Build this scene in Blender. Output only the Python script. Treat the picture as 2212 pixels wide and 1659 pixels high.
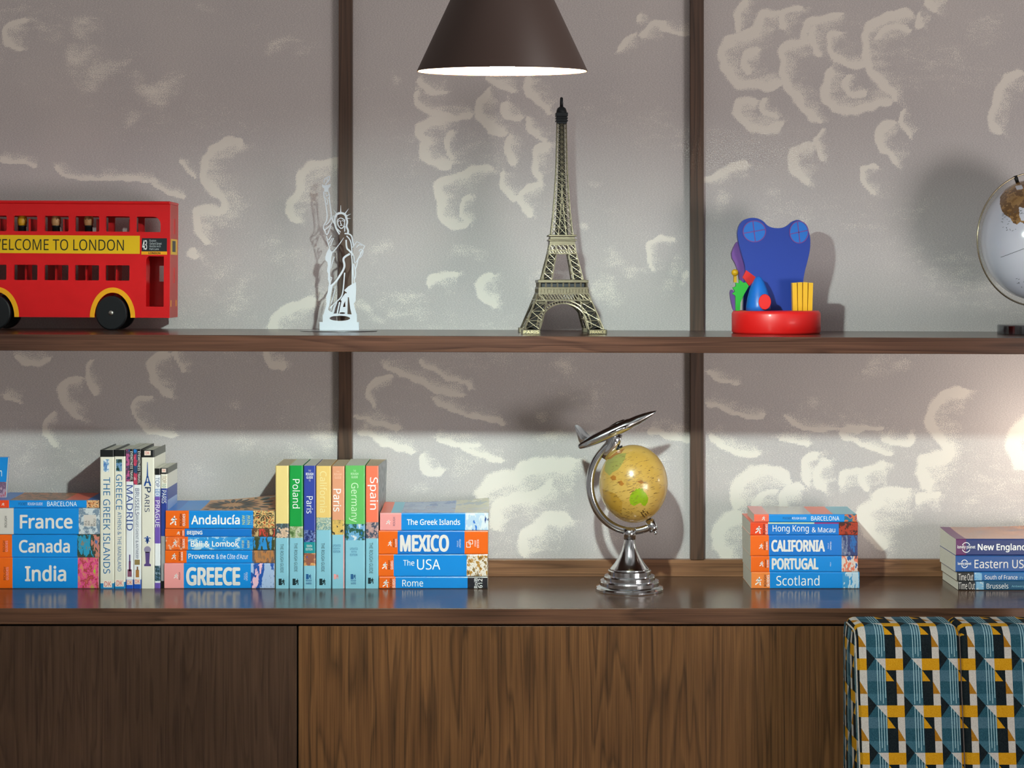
import bpy, bmesh, math, random
import numpy as np
from mathutils import Vector, Matrix
from mathutils.geometry import tessellate_polygon

S = bpy.context.scene
for _o in list(bpy.data.objects):
    bpy.data.objects.remove(_o, do_unlink=True)
COL = S.collection
PI = math.pi

# ------------------------------------------------------------------ camera
CAMY, CAMH, FOC = -3.552, 0.571, 4000.0          # wall plane is y = 0, counter top is z = 0
cd = bpy.data.cameras.new('camera')
cam = bpy.data.objects.new('camera', cd)
COL.objects.link(cam)
cam.location = (0, CAMY, CAMH)
cam.rotation_euler = (PI / 2, 0, 0)
cd.sensor_width = 36.0
cd.lens = 36.0 * FOC / 2212.0
cd.shift_y = -229.5 / 2212.0
cd.clip_start = 0.05
cd.dof.use_dof = False
S.camera = cam

# ------------------------------------------------------------------ light and exposure
S.view_settings.view_transform = 'Standard'
S.view_settings.look = 'None'
S.view_settings.gamma = 1.0
S.view_settings.use_curve_mapping = False
S.view_settings.exposure = 0.0
W = bpy.data.worlds.new('room_light')
S.world = W
W.use_nodes = True
wn, wl = W.node_tree.nodes, W.node_tree.links
bg = wn['Background']
tc = wn.new('ShaderNodeTexCoord')
sp = wn.new('ShaderNodeSeparateXYZ')
mr = wn.new('ShaderNodeMapRange')
mr.inputs['From Min'].default_value = -0.6
mr.inputs['From Max'].default_value = 0.25
cr = wn.new('ShaderNodeValToRGB')
cr.color_ramp.elements[0].color = (0.8, 0.75, 0.70, 1)
cr.color_ramp.elements[1].color = (1.0, 0.955, 0.91, 1)
wl.new(tc.outputs['Generated'], sp.inputs[0])
wl.new(sp.outputs['Z'], mr.inputs['Value'])
wl.new(mr.outputs[0], cr.inputs[0])
# the room is not even: darker furniture and doorways, paler walls
rn = wn.new('ShaderNodeTexNoise')
rn.inputs['Scale'].default_value = 3.2
rn.inputs['Detail'].default_value = 1.0
rr0 = wn.new('ShaderNodeValToRGB')
rr0.color_ramp.elements[0].position = 0.40
rr0.color_ramp.elements[0].color = (0.42, 0.41, 0.40, 1)
rr0.color_ramp.elements[1].position = 0.56
rr0.color_ramp.elements[1].color = (1.3, 1.3, 1.3, 1)
mx0 = wn.new('ShaderNodeMixRGB')
mx0.blend_type = 'MULTIPLY'
mx0.inputs[0].default_value = 1.0
wl.new(tc.outputs['Generated'], rn.inputs['Vector'])
wl.new(rn.outputs['Fac'], rr0.inputs[0])
wl.new(cr.outputs[0], mx0.inputs[1])
wl.new(rr0.outputs[0], mx0.inputs[2])
wl.new(mx0.outputs[0], bg.inputs['Color'])
bg.inputs['Strength'].default_value = 0.255


def lamp_area(name, loc, target, size, power, color, sy=None):
    ld = bpy.data.lights.new(name, 'AREA')
    ld.shape = 'RECTANGLE'
    ld.size = size
    ld.size_y = sy or size
    ld.energy = power
    ld.color = color
    o = bpy.data.objects.new(name, ld)
    COL.objects.link(o)
    o.location = loc
    o.rotation_euler = (Vector(target) - Vector(loc)).to_track_quat('-Z', 'Y').to_euler()
    return o


lamp_area('overhead_fill', (0.3, -3.0, 2.3), (0.1, 0, 0.2), 2.6, 5, (1.0, 0.95, 0.92), 1.0)  # added overhead fill for dim general light, not a known fitting
lamp_area('low_right_fill', (2.7, -3.5, -0.15), (0.2, 0, 0.45), 1.1, 57, (1.0, 0.95, 0.91), 0.9)  # added unseen soft light from low right: fills the wall, throws globe shadow left
BULB_STRENGTH = 3400.0
SIDE_LAMP_POWER = 1.15

# ------------------------------------------------------------------ coordinates
def m_at(y):
    return (y - CAMY) / FOC


def PX(px, y):
    return (px - 1106.0) * m_at(y)


def PZ(py, y):
    return CAMH - (py - 600.0) * m_at(y)


def P(px, py, y):
    return Vector((PX(px, y), y, PZ(py, y)))


def shelf_z(x):                                   # the upper shelf is not quite level
    return 0.4715 - 0.0036 * x


# ------------------------------------------------------------------ materials
MATS = {}


def lin(c):
    out = []
    for v in c[:3]:
        v = v / 255.0
        out.append(v / 12.92 if v <= 0.04045 else ((v + 0.055) / 1.055) ** 2.4)
    return (out[0], out[1], out[2], 1.0)


def mat(name, color=(200, 200, 200), rough=0.5, metal=0.0, coat=0.0, spec=0.5, emit=None, estr=0.0):
    if name in MATS:
        return MATS[name]
    m = bpy.data.materials.new(name)
    m.use_nodes = True
    b = m.node_tree.nodes['Principled BSDF']
    b.inputs['Base Color'].default_value = lin(color)
    b.inputs['Roughness'].default_value = rough
    b.inputs['Metallic'].default_value = metal
    b.inputs['Specular IOR Level'].default_value = spec
    b.inputs['Coat Weight'].default_value = coat
    b.inputs['Coat Roughness'].default_value = 0.12
    if emit:
        b.inputs['Emission Color'].default_value = lin(emit)
        b.inputs['Emission Strength'].default_value = estr
    MATS[name] = m
    return m


def N(m, t):
    return m.node_tree.nodes.new(t)


def obj_coords(m, scale=(1, 1, 1), rot=(0, 0, 0)):
    geo = N(m, 'ShaderNodeNewGeometry')
    mp = N(m, 'ShaderNodeMapping')
    mp.inputs['Scale'].default_value = scale
    mp.inputs['Rotation'].default_value = rot
    m.node_tree.links.new(geo.outputs['Position'], mp.inputs['Vector'])
    return mp.outputs[0]


def ramp(m, stops, interp='LINEAR'):
    r = N(m, 'ShaderNodeValToRGB')
    r.color_ramp.interpolation = interp
    el = r.color_ramp.elements
    while len(el) < len(stops):
        el.new(0.5)
    for e, (p, c) in zip(el, stops):
        e.position = p
        e.color = lin(c)
    return r


def wood(name, cols, axis='X', rough=0.3, scale=1.0, coat=0.0, bump=0.06, spec=0.5):
    """stained ash: long streaks along the axis, cathedral bands and pores"""
    cols = [tuple(v * 1.138 for v in c) for c in cols]
    m = mat(name, cols[1], rough, 0, coat, spec)
    b = m.node_tree.nodes['Principled BSDF']
    lk = m.node_tree.links
    s = {'X': (0.7, 9, 9), 'Z': (9, 9, 0.55), 'Y': (9, 0.7, 9)}[axis]
    co = obj_coords(m, tuple(v * scale for v in s))
    n1 = N(m, 'ShaderNodeTexNoise')
    n1.inputs['Scale'].default_value = 1.6
    n1.inputs['Detail'].default_value = 3
    n1.inputs['Distortion'].default_value = 0.25
    lk.new(co, n1.inputs['Vector'])
    mul = N(m, 'ShaderNodeMath')
    mul.operation = 'MULTIPLY'
    mul.inputs[1].default_value = 11.0
    lk.new(n1.outputs['Fac'], mul.inputs[0])
    fr = N(m, 'ShaderNodeMath')
    fr.operation = 'FRACT'
    lk.new(mul.outputs[0], fr.inputs[0])
    s2 = {'X': (6, 420, 420), 'Z': (420, 420, 6), 'Y': (420, 6, 420)}[axis]
    co2 = obj_coords(m, s2)
    n2 = N(m, 'ShaderNodeTexNoise')
    n2.inputs['Scale'].default_value = 1.0
    n2.inputs['Detail'].default_value = 2
    lk.new(co2, n2.inputs['Vector'])
    n3 = N(m, 'ShaderNodeTexNoise')
    n3.inputs['Scale'].default_value = 3.0
    n3.inputs['Detail'].default_value = 2
    lk.new(obj_coords(m), n3.inputs['Vector'])
    r1 = ramp(m, [(0.0, cols[0]), (0.22, cols[1]), (0.8, cols[2]), (1.0, cols[0])])
    lk.new(fr.outputs[0], r1.inputs[0])
    r2 = ramp(m, [(0.3, cols[0]), (0.62, cols[2])])
    lk.new(n2.outputs['Fac'], r2.inputs[0])
    mx = N(m, 'ShaderNodeMixRGB')
    mx.inputs[0].default_value = 0.45
    lk.new(r1.outputs[0], mx.inputs[1])
    lk.new(r2.outputs[0], mx.inputs[2])
    r3 = ramp(m, [(0.3, (205, 205, 205)), (0.7, (255, 255, 255))])
    lk.new(n3.outputs['Fac'], r3.inputs[0])
    mm = N(m, 'ShaderNodeMixRGB')
    mm.blend_type = 'MULTIPLY'
    mm.inputs[0].default_value = 0.8
    lk.new(mx.outputs[0], mm.inputs[1])
    lk.new(r3.outputs[0], mm.inputs[2])
    lk.new(mm.outputs[0], b.inputs['Base Color'])
    bp = N(m, 'ShaderNodeBump')
    bp.inputs['Strength'].default_value = bump
    bp.inputs['Distance'].default_value = 0.002
    lk.new(n2.outputs['Fac'], bp.inputs['Height'])
    lk.new(bp.outputs[0], b.inputs['Normal'])
    return m


def photo(name, cols, scale=60.0, seed=0.0, rough=0.38, stretch=(1, 1, 1), coat=0.2):
    """a small printed picture: a few inks broken up into patches"""
    if name in MATS:
        return MATS[name]
    m = mat(name, cols[0], rough, 0, coat)
    b = m.node_tree.nodes['Principled BSDF']
    lk = m.node_tree.links
    co = obj_coords(m, stretch)
    n = N(m, 'ShaderNodeTexNoise')
    n.noise_dimensions = '4D'
    n.inputs['W'].default_value = seed
    n.inputs['Scale'].default_value = scale
    n.inputs['Detail'].default_value = 5
    n.inputs['Roughness'].default_value = 0.65
    lk.new(co, n.inputs['Vector'])
    k = len(cols)
    r = ramp(m, [(0.30 + 0.40 * i / k, c) for i, c in enumerate(cols)], 'CONSTANT' if k > 2 else 'LINEAR')
    lk.new(n.outputs['Fac'], r.inputs[0])
    lk.new(r.outputs[0], b.inputs['Base Color'])
    return m


def noisy(name, c1, c2, scale, rough=0.5, metal=0.0, coat=0.0, bump=0.0):
    if name in MATS:
        return MATS[name]
    m = mat(name, c1, rough, metal, coat)
    b = m.node_tree.nodes['Principled BSDF']
    lk = m.node_tree.links
    n = N(m, 'ShaderNodeTexNoise')
    n.inputs['Scale'].default_value = scale
    n.inputs['Detail'].default_value = 4
    lk.new(obj_coords(m), n.inputs['Vector'])
    r = ramp(m, [(0.35, c1), (0.65, c2)])
    lk.new(n.outputs['Fac'], r.inputs[0])
    lk.new(r.outputs[0], b.inputs['Base Color'])
    if bump:
        bp = N(m, 'ShaderNodeBump')
        bp.inputs['Strength'].default_value = bump
        bp.inputs['Distance'].default_value = 0.001
        lk.new(n.outputs['Fac'], bp.inputs['Height'])
        lk.new(bp.outputs[0], b.inputs['Normal'])
    return m


def ink(c, rough=0.4, coat=0.15):
    return mat('ink_%d_%d_%d' % tuple(c), c, rough, 0, coat)


# ------------------------------------------------------------------ objects
def thing(name, label, cat, loc, group=None):
    o = bpy.data.objects.new(name, None)
    COL.objects.link(o)
    o.location = loc
    o.empty_display_size = 0.02
    o['label'] = label
    o['category'] = cat
    if group:
        o['group'] = group
    return o


def tag(o, label, cat, group=None):
    o['label'] = label
    o['category'] = cat
    if group:
        o['group'] = group
    return o


class MB:
    """collects faces in world space and links them as ONE mesh object"""

    def __init__(self):
        self.v, self.f, self.mi, self.sm, self.mats = [], [], [], [], []

    def slot(self, m):
        if m not in self.mats:
            self.mats.append(m)
        return self.mats.index(m)

    def face(self, pts, m, smooth=False):
        b = len(self.v)
        self.v += [tuple(p) for p in pts]
        self.f.append(tuple(range(b, b + len(pts))))
        self.mi.append(self.slot(m))
        self.sm.append(smooth)

    def raw(self, verts, faces, m, smooth=False):
        b = len(self.v)
        self.v += [tuple(p) for p in verts]
        s = self.slot(m)
        for f in faces:
            self.f.append(tuple(b + i for i in f))
            self.mi.append(s)
            self.sm.append(smooth)

    def box(self, lo, hi, m):
        x0, y0, z0 = lo
        x1, y1, z1 = hi
        v = [(x0, y0, z0), (x1, y0, z0), (x1, y1, z0), (x0, y1, z0), (x0, y0, z1), (x1, y0, z1), (x1, y1, z1), (x0, y1, z1)]
        self.raw(v, [(0, 3, 2, 1), (4, 5, 6, 7), (0, 1, 5, 4), (1, 2, 6, 5), (2, 3, 7, 6), (3, 0, 4, 7)], m)

    def bar(self, p, q, w, m, w2=None, h=None):
        p, q = Vector(p), Vector(q)
        d = q - p
        if d.length < 1e-9:
            return
        d.normalize()
        a = Vector((0, 1, 0)) if abs(d.y) < 0.9 else Vector((1, 0, 0))
        u = d.cross(a).normalized()
        n = d.cross(u).normalized()
        w2 = w if w2 is None else w2
        h = h or w
        vs = []
        for c, s in ((p, w), (q, w2)):
            hh = h * s / w
            for i, j in ((-1, -1), (1, -1), (1, 1), (-1, 1)):
                vs.append(c + u * (i * s / 2) + n * (j * hh / 2))
        self.raw(vs, [(0, 3, 2, 1), (4, 5, 6, 7), (0, 1, 5, 4), (1, 2, 6, 5), (2, 3, 7, 6), (3, 0, 4, 7)], m)

    def prism(self, loops, y0, y1, m, mside=None):
        """plate in the XZ plane: first loop the outline, the others holes; (x, z) pairs"""
        vl = [[Vector((p[0], 0, p[1])) for p in l] for l in loops]
        tris = tessellate_polygon([[Vector((p.x, p.z, 0)) for p in l] for l in vl])
        flat = [p for l in vl for p in l]
        n = len(flat)
        vs = [(p.x, y0, p.z) for p in flat] + [(p.x, y1, p.z) for p in flat]
        fs = []
        for t in tris:
            a, b, c = (flat[i] for i in t)
            s = (b.x - a.x) * (c.z - a.z) - (b.z - a.z) * (c.x - a.x)
            t = tuple(t) if s > 0 else tuple(reversed(t))
            fs.append(t)
            fs.append(tuple(i + n for i in reversed(t)))
        self.raw(vs, fs, m)
        b = 0
        for l in vl:
            k = len(l)
            self.raw(vs, [(b + i, b + (i + 1) % k, n + b + (i + 1) % k, n + b + i) for i in range(k)], mside or m)
            b += k

    def ribbon(self, pts, w, y0, y1, m, w2=None):
        """flat stroke of varying width in the XZ plane"""
        k = len(pts)
        L, R = [], []
        for i, p in enumerate(pts):
            a = pts[max(0, i - 1)]
            c = pts[min(k - 1, i + 1)]
            dx, dz = c[0] - a[0], c[1] - a[1]
            l = math.hypot(dx, dz) or 1
            ww = w if w2 is None else w + (w2 - w) * i / max(1, k - 1)
            L.append((p[0] - dz / l * ww / 2, p[1] + dx / l * ww / 2))
            R.append((p[0] + dz / l * ww / 2, p[1] - dx / l * ww / 2))
        vs, fs = [], []
        for l, r in zip(L, R):
            vs += [(l[0], y0, l[1]), (r[0], y0, r[1]), (r[0], y1, r[1]), (l[0], y1, l[1])]
        for i in range(k - 1):
            a, b = 4 * i, 4 * i + 4
            fs += [(a, a + 1, b + 1, b), (a + 1, a + 2, b + 2, b + 1), (a + 2, a + 3, b + 3, b + 2), (a + 3, a, b, b + 3)]
        fs += [(3, 2, 1, 0), tuple(4 * (k - 1) + j for j in range(4))]
        self.raw(vs, fs, m)

    def lathe(self, prof, c, m, seg=64, smooth=True, mtx=None):
        """profile of (radius, height) turned about the z axis through c"""
        vs, fs = [], []
        for r, z in prof:
            for i in range(seg):
                a = 2 * PI * i / seg
                v = Vector((r * math.cos(a), r * math.sin(a), z))
                vs.append((mtx @ v if mtx else v) + Vector(c))
        k = len(prof)
        for j in range(k - 1):
            for i in range(seg):
                i2 = (i + 1) % seg
                fs.append((j * seg + i, j * seg + i2, (j + 1) * seg + i2, (j + 1) * seg + i))
        if prof[0][0] > 1e-6:
            fs.append(tuple(reversed(range(seg))))
        if prof[-1][0] > 1e-6:
            fs.append(tuple((k - 1) * seg + i for i in range(seg)))
        self.raw(vs, fs, m, smooth)

    def tube(self, pts, rad, m, seg=12, smooth=True, flat=None, closed=False):
        """round (or flattened) tube along points; rad may be a list"""
        pts = [Vector(p) for p in pts]
        k = len(pts)
        vs, fs = [], []
        up = Vector((0, 1, 0))
        for i, p in enumerate(pts):
            if closed:
                d = pts[(i + 1) % k] - pts[i - 1]
            else:
                d = pts[min(k - 1, i + 1)] - pts[max(0, i - 1)]
            d.normalize()
            a = up if abs(d.dot(up)) < 0.95 else Vector((1, 0, 0))
            u = d.cross(a).normalized()
            n = u.cross(d).normalized()
            r = rad[i] if isinstance(rad, (list, tuple)) else rad
            r2 = r if flat is None else r * flat
            for j in range(seg):
                t = 2 * PI * j / seg
                vs.append(p + u * (r * math.cos(t)) + n * (r2 * math.sin(t)))
        for i in range(k if closed else k - 1):
            for j in range(seg):
                j2 = (j + 1) % seg
                a, b = i * seg, ((i + 1) % k) * seg
                fs.append((a + j, a + j2, b + j2, b + j))
        if not closed:
            fs.append(tuple(reversed(range(seg))))
            fs.append(tuple((k - 1) * seg + j for j in range(seg)))
        self.raw(vs, fs, m, smooth)

    def ball(self, c, r, m, seg=24, ring=14, sc=(1, 1, 1)):
        prof = [(max(1e-7, r * math.sin(PI * i / ring)), -r * math.cos(PI * i / ring)) for i in range(ring + 1)]
        self.lathe(prof, c, m, seg, True, Matrix.Diagonal(Vector(sc)).to_3x3())

    def letters(self, s, px0, px1, py0, py1, y, m, rot=0, bold=0.0, raise_=0.0, mtx=None):
        """writing fitted to a box of photograph pixels at depth y; rot 0, -90 (reads down) or 90 (reads up)"""
        vs, fs = text_mesh(s)
        if not vs:
            return
        xs = [v[0] for v in vs]
        zs = [v[1] for v in vs]
        x0, x1, z0, z1 = min(xs), max(xs), min(zs), max(zs)
        X0, X1, Z0, Z1 = PX(px0, y), PX(px1, y), PZ(py1, y), PZ(py0, y)
        em = ((Z1 - Z0) if rot == 0 else (X1 - X0)) / max(0.3, z1 - z0)
        k = max(0.0, bold) * em * 0.72
        X0, X1, Z0, Z1 = X0 + k, X1 - k, Z0 + k, Z1 - k
        # heavier faces are built up from strokes set side by side
        for n, (sx, sz) in enumerate(((0, 0), (k, 0), (-k, 0), (0, k), (0, -k), (k * .7, k * .7), (-k * .7, k * .7), (k * .7, -k * .7), (-k * .7, -k * .7)) if k else ((0, 0),)):
            out = []
            for a, b in vs:
                u = (a - x0) / (x1 - x0)
                w = (b - z0) / max(1e-6, z1 - z0)
                if rot == 0:
                    p = (X0 + u * (X1 - X0), Z0 + w * (Z1 - Z0))
                elif rot == -90:
                    p = (X0 + w * (X1 - X0), Z1 - u * (Z1 - Z0))
                else:
                    p = (X1 - w * (X1 - X0), Z0 + u * (Z1 - Z0))
                out.append((p[0] + sx, y - raise_ - 0.00002 * n, p[1] + sz))
            self.raw(out, fs, m)

    def build(self, name, parent=None, label=None, bevel=0.0, kind=None, bseg=2):
        off = Vector(parent_origin(parent)) if parent else Vector((0, 0, 0))
        me = bpy.data.meshes.new(name)
        me.from_pydata([(v[0] - off.x, v[1] - off.y, v[2] - off.z) for v in self.v], [], self.f)
        for m in self.mats:
            me.materials.append(m)
        me.polygons.foreach_set('material_index', self.mi)
        me.polygons.foreach_set('use_smooth', self.sm)
        me.update()
        o = bpy.data.objects.new(name, me)
        COL.objects.link(o)
        if parent:
            o.parent = parent
        if label:
            o['label'] = label
        if kind:
            o['kind'] = kind
        if bevel:
            md = o.modifiers.new('edge', 'BEVEL')
            md.width = bevel
            md.segments = bseg
            md.limit_method = 'ANGLE'
            md.angle_limit = 0.7
        return o


def parent_origin(o):
    p = Vector((0, 0, 0))
    while o:
        p = p + Vector(o.location)
        o = o.parent
    return p


_TXT = {}
try:                                              # the sans face that comes with Blender
    SANS = bpy.data.fonts.load(bpy.utils.system_resource('DATAFILES') + '/fonts/NotoSansHebrew-Regular.woff2')
except Exception:
    SANS = None


def text_mesh(s):
    key = s
    if key in _TXT:
        return _TXT[key]
    cu = bpy.data.curves.new('writing', 'FONT')
    cu.body = s
    cu.size = 1.0
    if SANS:
        cu.font = SANS
    cu.resolution_u = 3
    o = bpy.data.objects.new('writing', cu)
    COL.objects.link(o)
    dg = bpy.context.evaluated_depsgraph_get()
    dg.update()
    me = bpy.data.meshes.new_from_object(o.evaluated_get(dg))
    vs = [(v.co.x, v.co.y) for v in me.vertices]
    fs = [tuple(p.vertices) for p in me.polygons]
    bpy.data.objects.remove(o, do_unlink=True)
    bpy.data.curves.remove(cu)
    bpy.data.meshes.remove(me)
    # letters face the camera (-y): x right, z up gives that with this winding
    _TXT[key] = (vs, fs)
    return _TXT[key]


def circle_pts(cx, cy, rx, ry, n=32, a0=0.0, a1=360.0):
    full = abs(a1 - a0) >= 359.9
    k = n if full else n + 1
    return [(cx + rx * math.cos(math.radians(a0 + (a1 - a0) * i / n)), cy + ry * math.sin(math.radians(a0 + (a1 - a0) * i / n))) for i in range(k)]


def rrect(x0, z0, x1, z1, r, n=4):
    """rounded rectangle as (x, z) pairs; r may be four radii: bl, br, tr, tl"""
    rs = r if isinstance(r, (tuple, list)) else (r, r, r, r)
    out = []
    for (cx, cz, a), rr in zip(((x0, z0, 180), (x1, z0, 270), (x1, z1, 0), (x0, z1, 90)), rs):
        ox = cx + rr * (1 if cx == x0 else -1)
        oz = cz + rr * (1 if cz == z0 else -1)
        if rr < 1e-6:
            out.append((cx, cz))
        else:
            out += circle_pts(ox, oz, rr, rr, n, a, a + 90)
    return out

# ------------------------------------------------------------------ the setting: papered wall
# strokes of the printed clouds: points as seen on the wall, and the breadth of the stroke
CL = """12|523,309 499,300 473,314 446,330 440,362 437,386 452,407 473,423 486,439 483,455 460,450 425,452 420,479 430,511 449,524
11|423,536 412,541 412,552 424,556
11|730,341 717,349 693,352 666,352 653,367 645,394 648,413 632,429 623,444 627,466 640,479
11|677,649 635,659 605,672 592,688 584,710
8|60,42 20,50 5,75 20,100 45,110
5|0,348 60,350 75,362
5|115,360 150,385 190,392 240,385 340,392
5|330,400 370,420 400,427
5|392,350 400,363 416,383
7|904,171 911,188 939,203 966,201
8|897,198 897,219 911,236 945,250 980,256 1018,250
11|980,256 925,260 904,274 904,291 921,305 911,322 918,342 935,356 975,358
6|980,284 963,294 963,322 980,346
11|1062,363 1031,356 1000,377 973,384 945,394 942,414 956,432 949,449 952,473 980,493 1010,486
6|1018,421 997,432 997,459 1014,483
11|1055,195 1031,225 1035,256 1069,287 1093,287
8|1052,171 1086,188 1110,198
10|1138,167 1134,195 1162,219 1186,243
8|1090,219 1086,239 1103,260 1131,256
6|1138,256 1148,284 1179,308
9|1103,294 1093,322 1107,353
9|1186,311 1155,322 1155,349 1152,370 1165,390
8|1172,394 1138,404 1121,421 1124,445 1148,466
7|1083,370 1079,397 1097,421 1117,432
9|987,586 959,590 932,600 928,614
11|1066,593 1035,603 1031,631 1052,652 1069,662
8|1437,52 1415,48 1394,61 1385,82
6|1428,60 1463,74 1485,76
6|1372,70 1355,87 1337,104
6|1385,30 1380,45
5|1454,516 1428,508 1402,525 1398,556 1411,586
9|1615,3 1593,19 1586,41 1596,63
12|1688,25 1643,25 1637,48 1627,70 1596,76 1564,95 1551,117 1564,143 1577,168 1596,187 1627,181 1659,194 1688,178
9|1637,108 1608,117 1602,136 1615,159
10|1732,16 1694,19 1685,41 1694,63
10|1815,29 1780,41 1745,44 1735,70 1738,92 1700,92 1685,108 1691,133 1688,152 1700,190 1726,219 1745,251 1773,263
8|1815,70 1792,73 1786,95 1789,117 1815,133 1843,146 1869,136
9|1758,57 1751,83 1758,108 1773,121
11|1967,29 1948,25 1932,35 1913,29 1907,44 1875,51 1865,70 1869,98 1869,124 1878,156 1897,175 1919,194 1935,216
8|1967,63 1932,54 1904,63 1891,83
11|1796,146 1786,171 1777,194 1780,216 1811,241 1856,241 1891,229 1926,219
8|1840,165 1821,178 1827,197 1850,209 1869,200
11|1631,216 1596,216 1586,241 1602,260 1627,282 1669,282 1688,270
8|1653,216 1640,229 1650,248 1678,251
6|1951,238 1942,257 1954,282 1970,298
9|1935,263 1900,273 1894,295 1904,324 1929,343 1935,355
6|1900,359 1875,352 1859,368 1865,400 1891,419
5|1780,279 1761,295 1764,317 1777,346
10|1758,311 1716,317 1707,340 1716,371 1745,397
8|1615,352 1577,359 1548,375 1523,390
11|2208,156 2173,165 2157,190 2151,219 2138,241 2138,273 2164,289
14|2000,2 2018,25
8|1986,32 1983,51 1992,60
8|30,770 57,787 84,787 107,777
6|201,777 184,787 187,817 207,850
9|174,814 137,824 130,847 141,880 177,907
6|114,894 94,914 97,944 124,967
9|365,763 328,770 321,790 331,824 351,844 368,857
6|375,760 381,780 398,800
6|328,857 294,860 284,880 298,911 328,937 381,941
10|569,763 582,787 612,793
6|7,857 33,864 43,870
7|828,787 862,808 903,821 940,845 1001,855
5|906,781 947,808 987,825 1021,838
5|842,814 801,825 787,855 808,882
6|933,862 967,882 1014,899 1055,906 1089,916
8|777,933 814,950 852,967 892,977
6|764,899 818,916 862,926
10|913,984 909,1008 933,1025 953,1021
6|940,950 987,960 1031,964
6|994,967 1031,984 1089,998
20|1238,994 1187,1004 1130,1004 1116,1028 1072,1031 1042,1055 1035,1076
15|1191,1038 1157,1072 1089,1076 1069,1096 1065,1123 1072,1140
16|1231,1120 1191,1113 1167,1120 1164,1137 1133,1147 1126,1174 1130,1198
9|1401,933 1445,943 1489,953
5|1529,807 1558,820 1596,833
6|1529,871 1573,890 1615,902 1653,899
6|1694,902 1732,925 1770,931 1859,928 1907,928
8|1529,940 1551,959 1589,982 1634,985
6|1685,947 1748,959
6|1811,937 1850,956 1884,969 1926,982
8|1907,947 1932,963 1967,959 1973,940
13|2088,845 2050,845 2021,864 2011,886 2002,912 2018,937 2046,966 2050,991
18|2050,985 1992,991 1986,1023 2005,1055
13|1767,978 1742,988 1735,1013 1742,1042
16|1707,1036 1675,1013 1631,1013 1596,1036 1583,1067 1593,1099
12|1786,994 1764,1010 1761,1036 1777,1058
10|1856,1013 1821,1020 1815,1048
12|1910,1001 1869,1013 1856,1036 1872,1061
13|1732,1051 1697,1055 1685,1074 1691,1096
10|1675,1058 1643,1067 1627,1093
17|1961,1058 1932,1067 1913,1058 1897,1071 1894,1086 1865,1096 1859,1121 1878,1156 1910,1182
10|2030,1067 1986,1067 1980,1086
18|1599,1109 1564,1121 1545,1150 1551,1185 1573,1207
20|2230,900 2190,930 2185,980 2210,1010"""
# soft speckled patches: centre, radii, strength
PATCH = """190,60,50,32,.42 180,112,55,42,.44 330,195,95,45,.45 230,150,55,42,.42 280,262,55,20,.42 95,60,60,40,.34 620,100,70,25,.36
440,30,60,20,.3 40,20,60,20,.34 620,560,80,60,.30 500,640,90,60,.36 470,560,50,60,.30 700,620,50,40,.42 850,180,30,20,.4
830,560,45,35,.40 870,650,70,50,.36 1000,560,60,30,.36 1180,600,50,60,.34 800,690,60,20,.42 1270,490,30,22,.42 1340,560,45,45,.40
1300,620,50,40,.40 1440,600,40,50,.38 1480,610,14,20,.5 1300,380,40,20,.3 1720,95,40,60,.34 1840,140,60,40,.3 1960,180,40,40,.26
2060,120,60,60,.3 2130,60,70,60,.32 1900,420,60,40,.24 1990,440,50,40,.3 1700,440,60,60,.3 1560,430,40,50,.38
60,1000,90,60,.30 500,860,30,25,.36 560,940,70,40,.36 650,1000,90,40,.36 690,930,30,50,.46 450,1030,60,40,.3
1175,890,28,14,.44 1210,800,60,40,.36 1280,850,40,50,.38 1170,930,60,20,.42 1000,1000,60,40,.32 900,1050,50,30,.34 960,1100,60,60,.30
1400,980,60,50,.36 1330,1150,80,40,.3 1460,850,40,40,.3 1880,800,60,30,.42 1950,790,60,30,.36 1740,870,30,20,.38 1640,1040,60,40,.40
1790,1030,50,40,.40 1900,1130,60,50,.38 2040,1020,60,60,.36 2120,1060,80,60,.30 2100,930,60,50,.22 1580,1170,50,40,.42 2180,1130,60,30,.3"""


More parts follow.
